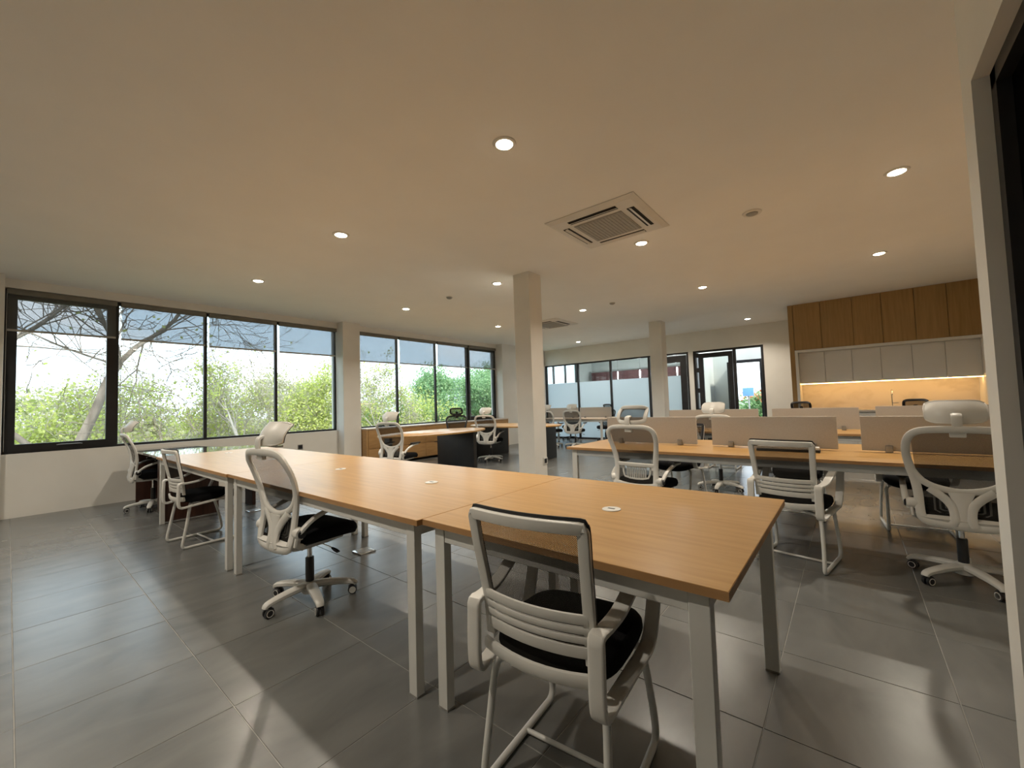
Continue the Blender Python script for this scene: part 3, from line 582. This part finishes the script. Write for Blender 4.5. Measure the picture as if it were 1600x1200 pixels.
def make_task_chair(pal, style, base_rot, label):
    W, K = pal['frame'], 'black_plastic'
    r = empty('task_chair'); tag(r, label, 'chair', 'wheeled task chairs')
    # five-star base
    hub = MB().lathe([(0.045, 0.055), (0.05, 0.075), (0.045, 0.115), (0.032, 0.125)], 18).build('base_hub', W, r)
    for k in range(5):
        a = math.radians(base_rot)+k*2*PI/5; c_, s_ = math.cos(a), math.sin(a)
        P = catmull([(0.02, 0, 0.098), (0.10, 0, 0.098), (0.20, 0, 0.088), (0.262, 0, 0.075), (0.275, 0, 0.058)], 3)
        wd = [0.034-0.014*i/(len(P)-1) for i in range(len(P))]; th = [0.022-0.008*i/(len(P)-1) for i in range(len(P))]
        am = MB().sweep(P, wd, th, up=(0, 0, 1), n=10, power=2.8).build('base_arm', W, hub); am.rotation_euler = (0, 0, a)
        ca = MB(); ca.lathe([(0.006, -0.005), (0.006, 0.02)], 8, (0.268, 0, 0.045))
        for sy in (-1, 1): ca.lathe([(0.010, 0.0), (0.026, 0.002), (0.028, 0.008), (0.028, 0.014), (0.024, 0.018), (0.01, 0.018)], 18, (0.255, sy*0.014-0.009, 0.028), 'y')
        ca.sweep([(0.232, 0, 0.045), (0.25, 0, 0.060), (0.272, 0, 0.052)], 0.018, 0.006, up=(0, 0, 1), n=6)
        co = ca.build('caster', K, r); co.rotation_euler = (0, 0, a)
        for sy in (-1, 1):
          rm = MB(); rm.lathe([(0.017, 0.0), (0.021, 0.0), (0.021, 0.0015), (0.017, 0.0015), (0.017, 0.0)], 18, (0.255, sy*0.0235-0.0007, 0.028), 'y')
          rm.build('wheel_ring', pal['ring'], co)
    MB().lathe([(0.026, 0.115), (0.026, 0.27), (0.023, 0.275)], 16).build('gas_lift', K, r)
    MB().lathe([(0.014, 0.27), (0.014, 0.40)], 12).build('lift_rod', 'chrome', r)
    lv = MB().sweep([(0.0, -0.05, 0.385), (0.03, -0.17, 0.36), (0.035, -0.20, 0.352)], 0.004, 0.004, up=None, n=6).build('lever', 'chrome', r)
    MB().sweep([(0.035, -0.195, 0.354), (0.04, -0.225, 0.343), (0.042, -0.25, 0.335)], [0.008, 0.016, 0.014], [0.005, 0.007, 0.005], n=8).build('lever_paddle', K, lv)
    # seat
    b = MB(); b.cbox(-0.20, 0.14, -0.10, 0.10, 0.385, 0.425, 0.012); b.sweep(catmull([(0.12, 0, 0.408), (-0.05, 0, 0.40), (-0.19, 0, 0.405), (-0.225, 0, 0.44)], 4), [0.19]*13, [0.018]*13, n=10, power=3.5)
    b.build('seat_shell', W, r)
    seat_cushion(0.48, 0.47, 0.415, 0.492, 0.035, 0.03).build('seat', 'black_fabric', r)
    # back
    def B(u, v, off=0.0):
        s = v/0.56; return Vector((-0.225 + 0.035*math.sin(PI*min(1, max(0, s*1.15))) - 0.085*s*s + 0.55*u*u*(0.35+0.65*max(0, s)) + off, u, 0.435 + v*0.985))
    if style == 1:
        half = [(0, .556), (.11, .553), (.175, .540), (.212, .505), (.228, .45), (.228, .38), (.214, .30), (.196, .22), (.186, .14), (.184, .07), (.178, .0), (.15, -.028), (.08, -.04)]
        hw = [.021]*3 + [.022]*3 + [.024]*3 + [.024]*3 + [.022]
    else:
        half = [(0, .556), (.13, .553), (.19, .538), (.222, .50), (.226, .44), (.212, .36), (.196, .28), (.188, .20), (.188, .12), (.19, .05), (.188, .0), (.16, -.02), (.08, -.028)]
        hw = [.019]*3 + [.021]*3 + [.023]*3 + [.024]*3 + [.019]
    loop = half + [(0, half[-1][1]-0.003)] + [(-u, v) for u, v in half[::-1][:-1]]
    widths = hw + [hw[-1]] + hw[::-1][:-1]
    sm = catmull([(u, v, q) for (u, v), q in zip(loop, widths)], 3, True)
    b = MB(); b.sweep([B(p.x, p.y) for p in sm], [p.z for p in sm], 0.013, up=(1, 0, 0.12), closed=True, n=10, power=3)
    if style == 1:
        gb = catmull([(.206, .285, 0), (.165, .222, 0), (.10, .184, 0), (0, .166, 0), (-.10, .184, 0), (-.165, .222, 0), (-.206, .285, 0)], 4)
        b.sweep([B(p.x, p.y) for p in gb], 0.019, 0.012, up=(1, 0, 0.12), n=10, power=3)
        for s in (-1, 1):
            st = catmull([(s*.135, .178, 0), (s*.075, .125, 0), (s*.040, .07, 0), (s*.034, .0, 0), (s*.045, -.035, 0)], 4)
            b.sweep([B(p.x, p.y, -0.006) for p in st], 0.023, 0.012, up=(1, 0, 0.12), n=10, power=3)
        b.sweep([B(0, v, -0.006) for v in (.16, .10, .03, -.035)], [0.06, 0.035, 0.03, 0.04], 0.010, up=(1, 0, 0.12), n=10, power=3)
    else:
        b.sweep([B(u, .205) for u in np.linspace(-.19, .19, 9)], 0.017, 0.012, up=(1, 0, 0.12), n=10, power=3)
        b.sweep([B(u, .035-0.02*(1-(u/.19)**2)) for u in np.linspace(-.19, .19, 9)], 0.021, 0.012, up=(1, 0, 0.12), n=10, power=3)
    bf = b.build('back_frame', W, r)
    def vt(u): return .548-0.35*max(0, abs(u)-.15)**1.5*2.2
    def vb(u): return (.168+3.0*abs(u)**2.1) if style == 1 else .205
    def gm(s, t):
        wmax = .205; u = (s*2-1)*wmax
        return B(u*(0.93+0.07*t), vb(u)+t*(vt(u)-vb(u)), 0.012)
    MB().grid(gm, 14, 12).build('back_mesh', pal['mesh'], r, uv=lambda co: (co.y*2, co.z*2))
    MB().grid(lambda s, t: B((s*2-1)*.17, -.01+t*.17, 0.014), 10, 4).build('lumbar_mesh', pal['mesh'], r, uv=lambda co: (co.y*2, co.z*2))
    # lumbar pad
    b = MB()
    if style == 1:
        for k in range(4):
            ww, hh = .115-.024*k, .055-.012*k
            b.sweep(catmull([B(-ww, .085+hh, .02), B(ww, .085+hh, .02), B(ww, .085-hh, .02), B(-ww, .085-hh, .02)], 6, True) if False else [B(x*ww, .085+y*hh, .02) for x, y in ((-.85, 1), (-.4, 1), (0, 1), (.4, 1), (.85, 1), (1, .8), (1, 0), (1, -.8), (.85, -1), (.4, -1), (0, -1), (-.4, -1), (-.85, -1), (-1, -.8), (-1, 0), (-1, .8))], 0.0058, 0.004, up=(1, 0, 0.12), closed=True, n=6)
    else:
        b.sweep([B(u, v, .016) for u, v in ((-.135, .19), (-.13, .13), (-.115, .09), (-.06, .078), (0, .075), (.06, .078), (.115, .09), (.13, .13), (.135, .19))], 0.010, 0.005, up=(1, 0, 0.12), n=6)
        b.sweep([B(u, .185, .016) for u in np.linspace(-.09, .09, 7)], 0.007, 0.005, up=(1, 0, .12), n=6)
        for k in range(11): b.sweep([B(-.09+k*.018, v, .016) for v in (.185, .14, .09, .078)], 0.0052, 0.004, up=(1, 0, .12), n=6)
    b.build('lumbar_pad', W, r)
    # armrests
    for s in (-1, 1):
        kb = MB().lathe([(0.030, -0.025), (0.034, -0.01), (0.034, 0.02), (0.028, 0.03)], 16, (-0.185, s*0.215, 0.505), 'y')
        P = catmull([(-0.19, s*0.232, 0.475), (-0.185, s*0.245, 0.52), (-0.12, s*0.252, 0.575), (-0.02, s*0.256, 0.612), (0.06, s*0.256, 0.628), (0.13, s*0.256, 0.630)], 3)
        kb.sweep(P, 0.017, 0.013, up=(0, 0, 1), n=8, power=2.8)
        kb.sweep([(-0.19, s*0.225, 0.50), (-0.20, s*0.218, 0.44), (-0.14, s*0.18, 0.405)], 0.02, 0.013, up=(0, 1, 0), n=8)
        ar = kb.build('armrest', W, r)
        MB().lathe([(0.0001, 0), (0.024, 0.001), (0.026, 0.006), (0.02, 0.012), (0.0001, 0.013)], 16, (-0.185, s*0.25-0.0065, 0.505), 'y').build('hinge_cap', K, ar)
        pd = MB().cbox(-0.03, 0.17, s*0.256-0.03, s*0.256+0.03, 0.638, 0.658, 0.009, 3).build('arm_pad', K, ar)
    # headrest
    b = MB(); b.cbox(-0.305, -0.278, -0.035, 0.035, 0.935, 0.995, 0.006)
    b.sweep(catmull([(-0.30, 0, 0.96), (-0.312, 0, 1.02), (-0.305, 0, 1.062), (-0.26, 0, 1.072)], 4), 0.024, 0.010, up=(1, 0, 0), n=8, power=3)
    st = b.build('headrest_stem', W, r)
    def hp(s, t, off):
        u = (s*2-1); v = (t*2-1); k = abs(u)**6*0.25
        return Vector((-0.262 + 0.055*u*u + 0.030*v - 0.020*(1-v*v) + off, u*0.132*(1-0.06*abs(v)**3), 1.085 + v*0.066*(1-k)))
    if style == 1:
        b = MB(); b.grid(lambda s, t: hp(s, t, 0.0), 14, 8); b.grid(lambda s, t: hp(s, t, 0.014), 14, 8)
        ed = [hp(i/14, 0, .007) for i in range(15)] + [hp(1, j/8, .007) for j in range(1, 9)] + [hp(1-i/14, 1, .007) for i in range(1, 15)] + [hp(0, 1-j/8, .007) for j in range(1, 8)]
        b.sweep(ed, 0.006, 0.008, up=(1, 0, 0.1), closed=True, n=6); hr = b.build('headrest', W, r)
        MB().sweep([p+Vector((0.008, 0, 0)) for p in ed], 0.0065, 0.003, up=(1, 0, 0.1), closed=True, n=6).build('headrest_trim', K, hr)
    else:
        ed = [hp(i/14, 0, .007) for i in range(15)] + [hp(1, j/8, .007) for j in range(1, 9)] + [hp(1-i/14, 1, .007) for i in range(1, 15)] + [hp(0, 1-j/8, .007) for j in range(1, 8)]
        hr = MB().sweep(ed, 0.019, 0.009, up=(1, 0, 0.1), closed=True, n=8, power=3).build('headrest', W, r)
        MB().grid(lambda s, t: hp(s, t, 0.012), 12, 8).build('headrest_mesh', pal['mesh'], hr, uv=lambda co: (co.y*2, co.z*2))
    return r
WHITE = dict(frame='white_plastic', mesh='chair_mesh', ring='white_plastic'); BLACK = dict(frame='black_plastic', mesh='black_mesh', ring='clamp_grey')

def make_sled_chair(label):
    r = empty('sled_chair'); tag(r, label, 'chair', 'white framed sled chairs'); W = 'white_plastic'
    def B(u, z, off=0.0):
        s = (z-0.40)/0.5; return Vector((-0.225 - 0.075*s**1.2*1.0 if s > 0 else -0.225, 0, 0)) + Vector((0.030*(abs(u)/0.2)**2 - 0.03*max(0, 1-abs(s-0.38)/0.38)*(-0.35) + off, u, z))
    # back frame
    P = [(-.192, .50), (-.194, .60), (-.200, .70), (-.206, .80), (-.210, .874), (-.2075, .887), (-.198, .893), (-.10, .894), (0, .894), (.10, .894), (.198, .893), (.2075, .887), (.210, .874), (.206, .80), (.200, .70), (.194, .60), (.192, .50)]
    sm = catmull([(u*0.905, z-0.016, 0) for u, z in P], 3)
    b = MB(); b.sweep([B(p.x, p.y) for p in sm], 0.0175, 0.010, up=(1, 0, 0.12), n=12, power=5); bf = b.build('back_frame', W, r)
    MB().sweep([B(p.x*1.01, p.y+(0.012 if abs(p.x) < .19 and p.y > .85 else 0), 0.012) for p in sm], 0.0175, 0.003, up=(1, 0, 0.12), n=6).build('back_trim', 'black_plastic', bf)
    MB().grid(lambda s, t: B((s*2-1)*.180, .43+t*.44, 0.010), 10, 14).build('back_mesh', 'chair_mesh', r, uv=lambda co: (co.y*2, co.z*2))
    for z, hh in ((.616, .0145), (.584, .0105), (.557, .0105), (.522, .0175)):
        MB().sweep([B(u, z-0.004*(1-(u/.185)**2), -0.006) for u in np.linspace(-.176, .176, 11)], hh, 0.005, up=(1, 0, 0.12), n=8, power=6).build('lumbar_slat', W, r)
    MB().sweep([B(u, .448-0.012*(1-(u/.2)**2), -0.012) for u in np.linspace(-.195, .195, 11)], 0.0205, 0.009, up=(1, 0, 0.12), n=8, power=3.4).build('lower_bar', W, r)
    seat_cushion(0.43, 0.48, 0.402, 0.475, 0.03, 0.03).build('seat', 'black_fabric', r)
    for s in (-1, 1):
        path = [(-.248, .590), (-.195, .592), (-.11, .602), (-.02, .638), (.07, .672), (.135, .684), (.165, .680), (.180, .660), (.180, .62), (.160, .54), (.130, .465), (.105, .428), (.06, .408), (-.06, .394), (-.16, .382), (-.215, .374), (-.245, .380), (-.256, .41), (-.257, .48), (-.254, .55)]
        sm2 = catmull([(x, s*(.209+.036*max(0, x+.25)/.43), z) for x, z in path], 3, True)
        wd = [0.0235 if p.x > -.2 else 0.0235 for p in sm2]; tk = [0.0075 if p.x > -.22 else 0.010 for p in sm2]
        # widen the rear upright of the loop like a blade
        MB().sweep(sm2, tk, wd, up=(0, 1, 0), closed=True, n=12, power=6).build('armrest', W, r)
    for s in (-1, 1):
        P = [(-.05, s*.05, .388), (-.13, s*.11, .388), (-.158, s*.165, .380), (-.170, s*.192, .345), (-.195, s*.203, .20), (-.222, s*.208, .06), (-.222, s*.208, .028), (-.205, s*.208, .0135), (-.15, s*.208, .0125), (.0, s*.208, .0125), (.15, s*.208, .0125), (.20, s*.208, .0135), (.222, s*.208, .028), (.226, s*.208, .065), (.205, s*.205, .17), (.165, s*.200, .31), (.145, s*.195, .365), (.11, s*.16, .388), (.05, s*.06, .390)]
        MB().sweep(catmull(P, 4), 0.0125, 0.0125, up=None, n=10).build('sled_tube', 'white_metal', r)
    MB().sweep([(.02, -.208, .0135), (.02, .208, .0135)], 0.0085, 0.0085, up=(0, 0, 1), n=10).build('crossbar', 'white_metal', r)
    return r

t1 = make_task_chair(WHITE, 1, 48, '')
place(t1, 1.25, 2.755, 5, spin=-12, label= 'white high-backed task chair with headrest at the middle of the long table')
def again(src, *a, **k): return place(copy_tree(src), *a, **k)
again(t1, 1.22, 7.12, 0, 'white high-backed task chair with headrest at the far left, under the first window')
again(t1, 3.85, -0.505, -4, 'large white high-backed task chair with headrest at the right edge beside the white wall', spin=30)
again(t1, 3.97, 5.60, 16, 'white high-backed task chair with headrest in front of the nearer oval table')
again(t1, 6.62, 6.05, 16, 'white high-backed task chair with headrest just left of the near column')
again(t1, 5.95, 1.36, 0, 'white high-backed task chair behind the near bench row, before the entrance door')
again(t1, 9.62, 5.72, 12, 'small white high-backed task chair at the far bench right of the column')
again(t1, 9.45, 6.34, -5, 'small white high-backed task chair beside the column edge at the far bench')
t6 = make_task_chair(WHITE, 2, 30, ''); place(t6, 3.78, 1.50, -6, 'white task chair with mesh headrest and vertical lumbar slots at the near right bench')
tb_ = make_task_chair(BLACK, 2, 20, ''); place(tb_, 6.25, 6.75, -140, 'black mesh task chair with headrest behind the nearer oval table')
for x, y, rz, s, l in ((8.05, 0.62, 180, 0.945, 'black chair top showing above the second row left of the lit kitchen'), (8.05, -0.72, 176, 0.945, 'black chair top showing above the second row right of the kitchen gap'),
                    (11.45, 6.98, 180, 0.955, 'black chair top at far bench behind the small white task chair'), (11.45, 5.75, 180, 0.955, 'black chair top at far bench, right of the small white task chair')):
    again(tb_, x, y, rz, l, s=s)
v1 = make_sled_chair(''); place(v1, 1.232, 0.785, 5, 'large white framed sled chair with mesh back in the foreground')
again(v1, 1.22, 4.93, 4, 'white framed sled chair with mesh back at the window end of the long table')
again(v1, 3.74, 0.355, -10, 'white framed sled chair with mesh back at the near right bench row')
again(v1, 5.12, 1.62, 172, 'white framed sled chair seen under the bench desk beside the slotted lumbar chair')
again(v1, 5.15, 0.45, 180, 'white framed sled chair seen under the bench desk behind the nearer sled chair')
again(v1, 5.12, -0.40, 184, 'white framed sled chair seen under the bench desk left of the large right-hand chair')
again(v1, 7.85, 1.72, 180, 'white framed sled chair on the far side of the second bench row')

# ================================================================== OUTSIDE
struct(MB().box(-120, 260, YW+0.3, 330, -4.3, -4.2).build('ground', 'ground', smooth=False), 'green brown ground outside the windows')
struct(MB().box(16.3, 260, -200, YW+0.3, -4.3, -4.2).build('ground', 'ground', smooth=False), 'ground outside the porch')

def tubes_mesh(segs, name, mt, parent, n=5):
    """segs: list of (points, radii)"""
    V = []; F = []
    for P, Rr in segs:
        k0 = len(V); prev = Vector((0.3, 0.2, 1)).normalized(); N = len(P)
        for i, p in enumerate(P):
            t = (P[min(i+1, N-1)] - P[max(i-1, 0)]).normalized(); side = t.cross(prev)
            if side.length < 1e-3: side = t.cross(Vector((1, 0, 0)))
            side.normalize(); nn = side.cross(t); prev = nn
            nn_ = n if Rr[0] > 0.03 else 3
            for j in range(nn_):
                a = 2*PI*j/nn_; V.append(p + side*(Rr[i]*math.cos(a)) + nn*(Rr[i]*math.sin(a)))
        for i in range(N-1):
            for j in range(nn_): F.append((k0+i*nn_+j, k0+i*nn_+(j+1) % nn_, k0+(i+1)*nn_+(j+1) % nn_, k0+(i+1)*nn_+j))
    me = bpy.data.meshes.new(name); me.from_pydata([v[:] for v in V], [], F); me.materials.append(MATS[mt]); me.shade_smooth()
    o = bpy.data.objects.new(name, me); COL.objects.link(o); o.parent = parent; return o
def leaves_mesh(centres, sizes, name, mt, parent, seed):
    rs = np.random.RandomState(seed); C = np.array(centres); n = len(C); S = np.array(sizes)[:, None]
    d1_ = rs.normal(size=(n, 3)); d1_ /= np.linalg.norm(d1_, axis=1, keepdims=True); d2_ = np.cross(d1_, rs.normal(size=(n, 3))); d2_ /= np.linalg.norm(d2_, axis=1, keepdims=True)
    V = np.stack([C - d1_*S, C + d2_*S*0.55, C + d1_*S, C - d2_*S*0.55], 1).reshape(-1, 3)
    me = bpy.data.meshes.new(name); me.vertices.add(4*n); me.vertices.foreach_set('co', V.ravel()); me.loops.add(4*n); me.loops.foreach_set('vertex_index', np.arange(4*n, dtype=np.int32))
    me.polygons.add(n); me.polygons.foreach_set('loop_start', np.arange(0, 4*n, 4, dtype=np.int32)); me.polygons.foreach_set('loop_total', np.full(n, 4, dtype=np.int32))
    me.update(calc_edges=True); me.materials.append(MATS[mt]); o = bpy.data.objects.new(name, me); COL.objects.link(o); o.parent = parent; return o
def grow(segs, tips, rng, p, d, length, rad, level, maxlev, spread, up):
    n = 4; P = [p.copy()]; R_ = [rad]; q = p.copy(); dd = d.copy()
    for i in range(n):
        dd = (dd + Vector((rng.gauss(0, .16), rng.gauss(0, .16), rng.gauss(0, .12)+up))).normalized(); q = q + dd*(length/n); P.append(q.copy()); R_.append(max(0.007, rad*(1-0.42*(i+1)/n)))
    segs.append((P, R_))
    if level >= maxlev: tips.append(q); tips.append(P[2]); return
    for k in range(rng.choice((2, 3, 3)) if level else 4):
        a = rng.uniform(0, 2*PI); ax = dd.orthogonal().normalized(); ax.rotate(Matrix.Rotation(a, 3, dd)); nd = (dd + ax*rng.uniform(.45, 1.0)*spread).normalized()
        st = P[rng.choice((2, 3, 4, 4))]; grow(segs, tips, rng, st, nd, length*rng.uniform(.58, .82), rad*rng.uniform(.45, .62), level+1, maxlev, spread, up)
def tree(name, x, y, top, wide, trunk_r, maxlev, leaf, nleaf, lsize, cl, label, seed, leaf2=None, twigs='bark', nleaf2=0, limbs=None, frac=0.75):
    rng = random.Random(seed); r = empty(name, (x, y, -4.2)); tag(r, label, 'tree', 'trees outside the windows')
    segs, tips = [], []
    if limbs:
        for L_, r0, r1, sub in limbs:
            P = [v - Vector((x, y, -4.2)) for v in catmull(L_, 3)]; n = len(P); segs.append((P, [r0+(r1-r0)*i/(n-1) for i in range(n)]))
            for k in range(sub):
                i = rng.randint(max(1, n//4), n-1); d = (P[i]-P[i-1]).normalized(); nd = (d*0.8 + Vector((rng.gauss(0, .7), rng.gauss(0, .5), rng.gauss(.15, .6)))).normalized()
                grow(segs, tips, rng, P[i], nd, rng.uniform(.9, 1.9), (r0+(r1-r0)*i/(n-1))*.42, 3, maxlev, 0.9, .03)
    else:
        grow(segs, tips, rng, Vector((0, 0, 0)), Vector((rng.uniform(-.1, .1), 0, 1)).normalized(), 3.4, trunk_r, 0, maxlev, 1.15, .02)
        zm = max(t.z for t in tips); xm = max(max(abs(t.x), abs(t.y)) for t in tips); sz = (top+4.2)/zm; sx = wide/xm
        for P, _ in segs:
            for p in P: pass
        done = set()
        for P, _ in segs:
            for p in P:
                if id(p) not in done: done.add(id(p)); p.x *= sx; p.y *= sx; p.z *= sz
        for t in tips:
            if id(t) not in done: done.add(id(t)); t.x *= sx; t.y *= sx; t.z *= sz
    tubes_mesh(segs, 'branches', twigs, r)
    T = np.array([t[:] for t in tips])
    def mk(nm, mt, nl, sd, fr):
        rs2 = np.random.RandomState(sd); sel = T[rs2.permutation(len(T))[:max(3, int(len(T)*fr))]]
        c_ = sel[rs2.randint(0, len(sel), nl)] + rs2.normal(size=(nl, 3))*np.array([cl, cl, cl*0.6]); leaves_mesh(c_, lsize*rs2.uniform(.6, 1.3, nl), nm, mt, r, sd)
    mk('foliage', leaf, nleaf, seed+1, frac)
    if leaf2: mk('foliage_tips', leaf2, nleaf2, seed+2, 0.3)
    return r
A = [([(0.55, 13.6, -4.3), (0.66, 13.5, -2.0), (0.78, 13.3, 0.0), (1.02, 13.1, 0.75), (1.25, 13.0, 1.45), (1.38, 13.0, 1.95), (1.60, 12.9, 2.45)], .125, .075, 0),
     ([(1.58, 12.9, 2.4), (1.50, 12.5, 2.75), (1.30, 12.3, 3.15), (1.10, 12.2, 3.6), (1.0, 12.0, 4.2), (1.1, 11.9, 4.9)], .055, .022, 20),
     ([(1.60, 12.9, 2.45), (1.90, 12.9, 2.85), (2.22, 12.8, 3.15), (2.52, 12.6, 3.5), (2.70, 12.5, 4.0), (2.78, 12.4, 4.6), (3.1, 12.3, 5.2)], .062, .022, 26),
     ([(-1.2, 12.6, 1.9), (-0.5, 12.3, 2.35), (0.05, 12.1, 2.75), (0.45, 12.0, 3.15), (0.80, 11.9, 3.7), (0.95, 11.8, 4.4), (1.2, 11.7, 5.0)], .05, .022, 24),
     ([(1.56, 12.9, 2.4), (1.15, 12.6, 2.5), (0.6, 12.3, 2.7), (0.15, 12.2, 2.95), (-0.5, 12.1, 3.3)], .03, .015, 18),
     ([(0.78, 13.3, 0.0), (0.1, 13.0, 0.9), (-0.6, 12.8, 1.5), (-1.2, 12.6, 1.9)], .06, .05, 8)]
YL, OL, GR, PA = 'leaf_yellow', 'leaf_olive', 'leaf_green', 'leaf_pale'
tree('bare_tree', 0.55, 13.6, 0, 0, 0, 6, YL, 900, .05, .10, 'big leaning tree with bare branches filling the leftmost window pane', 11, None, 'bark', 0, A)
S_ = 'shrubby_tree'
for a in [('bare_tree', 4.6, 15.2, 3.1, 2.8, .11, 6, YL, 3000, .05, .13, 'thin branched tree with yellow leaf tufts behind the third pane', 22, OL, 'twig', 2500),
          (S_, 2.4, 15.6, 2.35, 2.8, .10, 6, YL, 6500, .05, .20, 'yellow leaved shrubby tree behind the second pane', 31, PA, 'twig', 3500),
          (S_, -0.2, 16.6, 1.9, 2.6, .10, 6, YL, 9000, .052, .26, 'yellow green bushy tree low behind the leaning trunk', 37, OL, 'twig', 4500),
          (S_, 5.9, 16.6, 2.6, 2.6, .10, 6, PA, 6000, .05, .20, 'dry pale shrubby tree behind the third pane', 43, YL, 'twig', 2600),
          (S_, 8.3, 16.4, 3.2, 2.6, .10, 6, YL, 8000, .055, .22, 'yellow green shrubby tree left of the white window pier', 57, OL, 'twig', 3000),
          ('bare_tree', 10.9, 16.6, 3.9, 2.6, .11, 6, YL, 3600, .055, .16, 'thin bare tree with green tufts right of the white window pier', 64, PA, 'twig', 3600),
          (S_, 13.0, 18.2, 2.0, 2.8, .10, 6, YL, 11000, .06, .30, 'yellow green bushy tree behind the nearer oval table', 71, GR, 'twig', 5000),
          ('leafy_tree', 16.9, 20.4, 3.5, 2.9, .16, 5, GR, 24000, .075, .34, 'dense green leafy tree in the middle of the second window', 83),
          ('leafy_tree', 21.3, 21.4, 3.4, 2.9, .16, 5, GR, 24000, .075, .34, 'dense green leafy tree at the right of the second window', 97),
          ('leafy_tree', 26.4, 23.0, 4.6, 3.2, .16, 5, GR, 22000, .08, .36, 'dense green leafy tree farthest right behind the second window', 101),
          (S_, -1.6, 20.5, 2.0, 3.0, .10, 5, OL, 9000, .06, .36, 'olive green bushy tree at the far left edge of the first window', 113, YL, 'twig', 4000),
          (S_, 3.4, 21.0, 3.2, 3.2, .10, 6, OL, 8000, .06, .34, 'olive bushy tree in the background of the second pane', 127, PA, 'twig', 5000),
          (S_, 7.8, 22.0, 3.4, 3.2, .10, 6, PA, 8500, .06, .34, 'pale dry bushy tree in the background of the third pane', 131, OL, 'twig', 5000),
          (S_, 12.2, 23.5, 3.6, 3.2, .10, 6, OL, 9000, .06, .34, 'olive bushy tree in the background behind the white window pier', 139, YL, 'twig', 5000),
          ('leafy_tree', 35.0, 33.0, 5.4, 4.2, .2, 5, GR, 14000, .11, .5, 'distant green tree beyond the far pier', 149)]:
    tree(*a)
# far hedge line, too far away to tell trees apart
rs = np.random.RandomState(5); C = []
for i in range(60):
    a = rs.uniform(math.radians(20), math.radians(100)); d = rs.uniform(55, 75); c_ = np.array([d*math.cos(a), max(30, d*math.sin(a)), -4.2+rs.uniform(0.5, 2.8)])
    C.append(c_ + rs.normal(size=(420, 3))*np.array([2.6, 2.0, 1.3]))
hl = leaves_mesh(np.concatenate(C), np.full(60*420, .34), 'far_treeline', 'leaf_olive', None, 77); hl['kind'] = 'stuff'; tag(hl, 'hazy far line of treetops beyond the garden', 'trees')
# distant tower
r = empty('distant_tower', (92, 96, -4.2)); tag(r, 'hazy grey tower with antenna far beyond the green trees', 'building')
MB().cbox(-2.6, 2.6, -2.6, 2.6, 0, 13.4, .1).build('tower_shaft', 'facade', r); MB().cbox(-3.3, 3.3, -3.3, 3.3, 12.2, 13.6, .1).build('tower_crown', 'facade', r); MB().sweep([(0, 0, 13.4), (0, 0, 18.6)], .25, .25, up=None, n=6).build('antenna', 'facade', r)
for k in range(5): MB().box(-2.65, -2.6, -2.2, 2.2, 7.0+k*1.0, 7.5+k*1.0).build('window_band', 'frame_black', r, smooth=False)
# neighbour with orange wall in the far corner window, and things seen through the porch
r = empty('neighbour_house', (20.0, 13.9, -4.2)); tag(r, 'orange walled neighbour house glimpsed by the column', 'building')
MB().box(-2, 2, -1.5, 1.5, 0, 5.6).build('house_wall', 'roof_orange', r, smooth=False); MB().prism([(-1.7, 5.6), (1.7, 5.6), (0, 6.3)], -2.2, 2.2, 'x').build('house_roof', 'facade', r, smooth=False)
r = empty('street_sign', (25.0, 4.15, -4.2)); tag(r, 'small blue sign board seen through the entrance door', 'sign')
MB().cbox(-.04, .04, -.26, .26, 5.42, 5.86, .01).build('sign_board', 'sign_blue', r); MB().sweep([(0.08, 0, 0), (0.08, 0, 5.5)], .04, .04, up=None, n=8).build('sign_post', 'clamp_grey', r)
r = empty('garden_shrub', (30.0, 4.3, -4.2)); tag(r, 'green shrub with red flowers seen through the entrance door', 'shrub')
rs = np.random.RandomState(3); leaves_mesh(rs.normal(size=(2500, 3))*np.array([.6, .6, .45])+np.array([0, 0, 4.6]), np.full(2500, .12), 'foliage', 'leaf_green', r, 3)
leaves_mesh(rs.normal(size=(300, 3))*np.array([.5, .5, .15])+np.array([0, 0, 5.35]), np.full(300, .10), 'flowers', 'roof_orange', r, 4)
MB().sweep([(0, 0, 0), (0, 0, 4.6)], .12, .06, up=None, n=8).build('stem', 'bark', r)
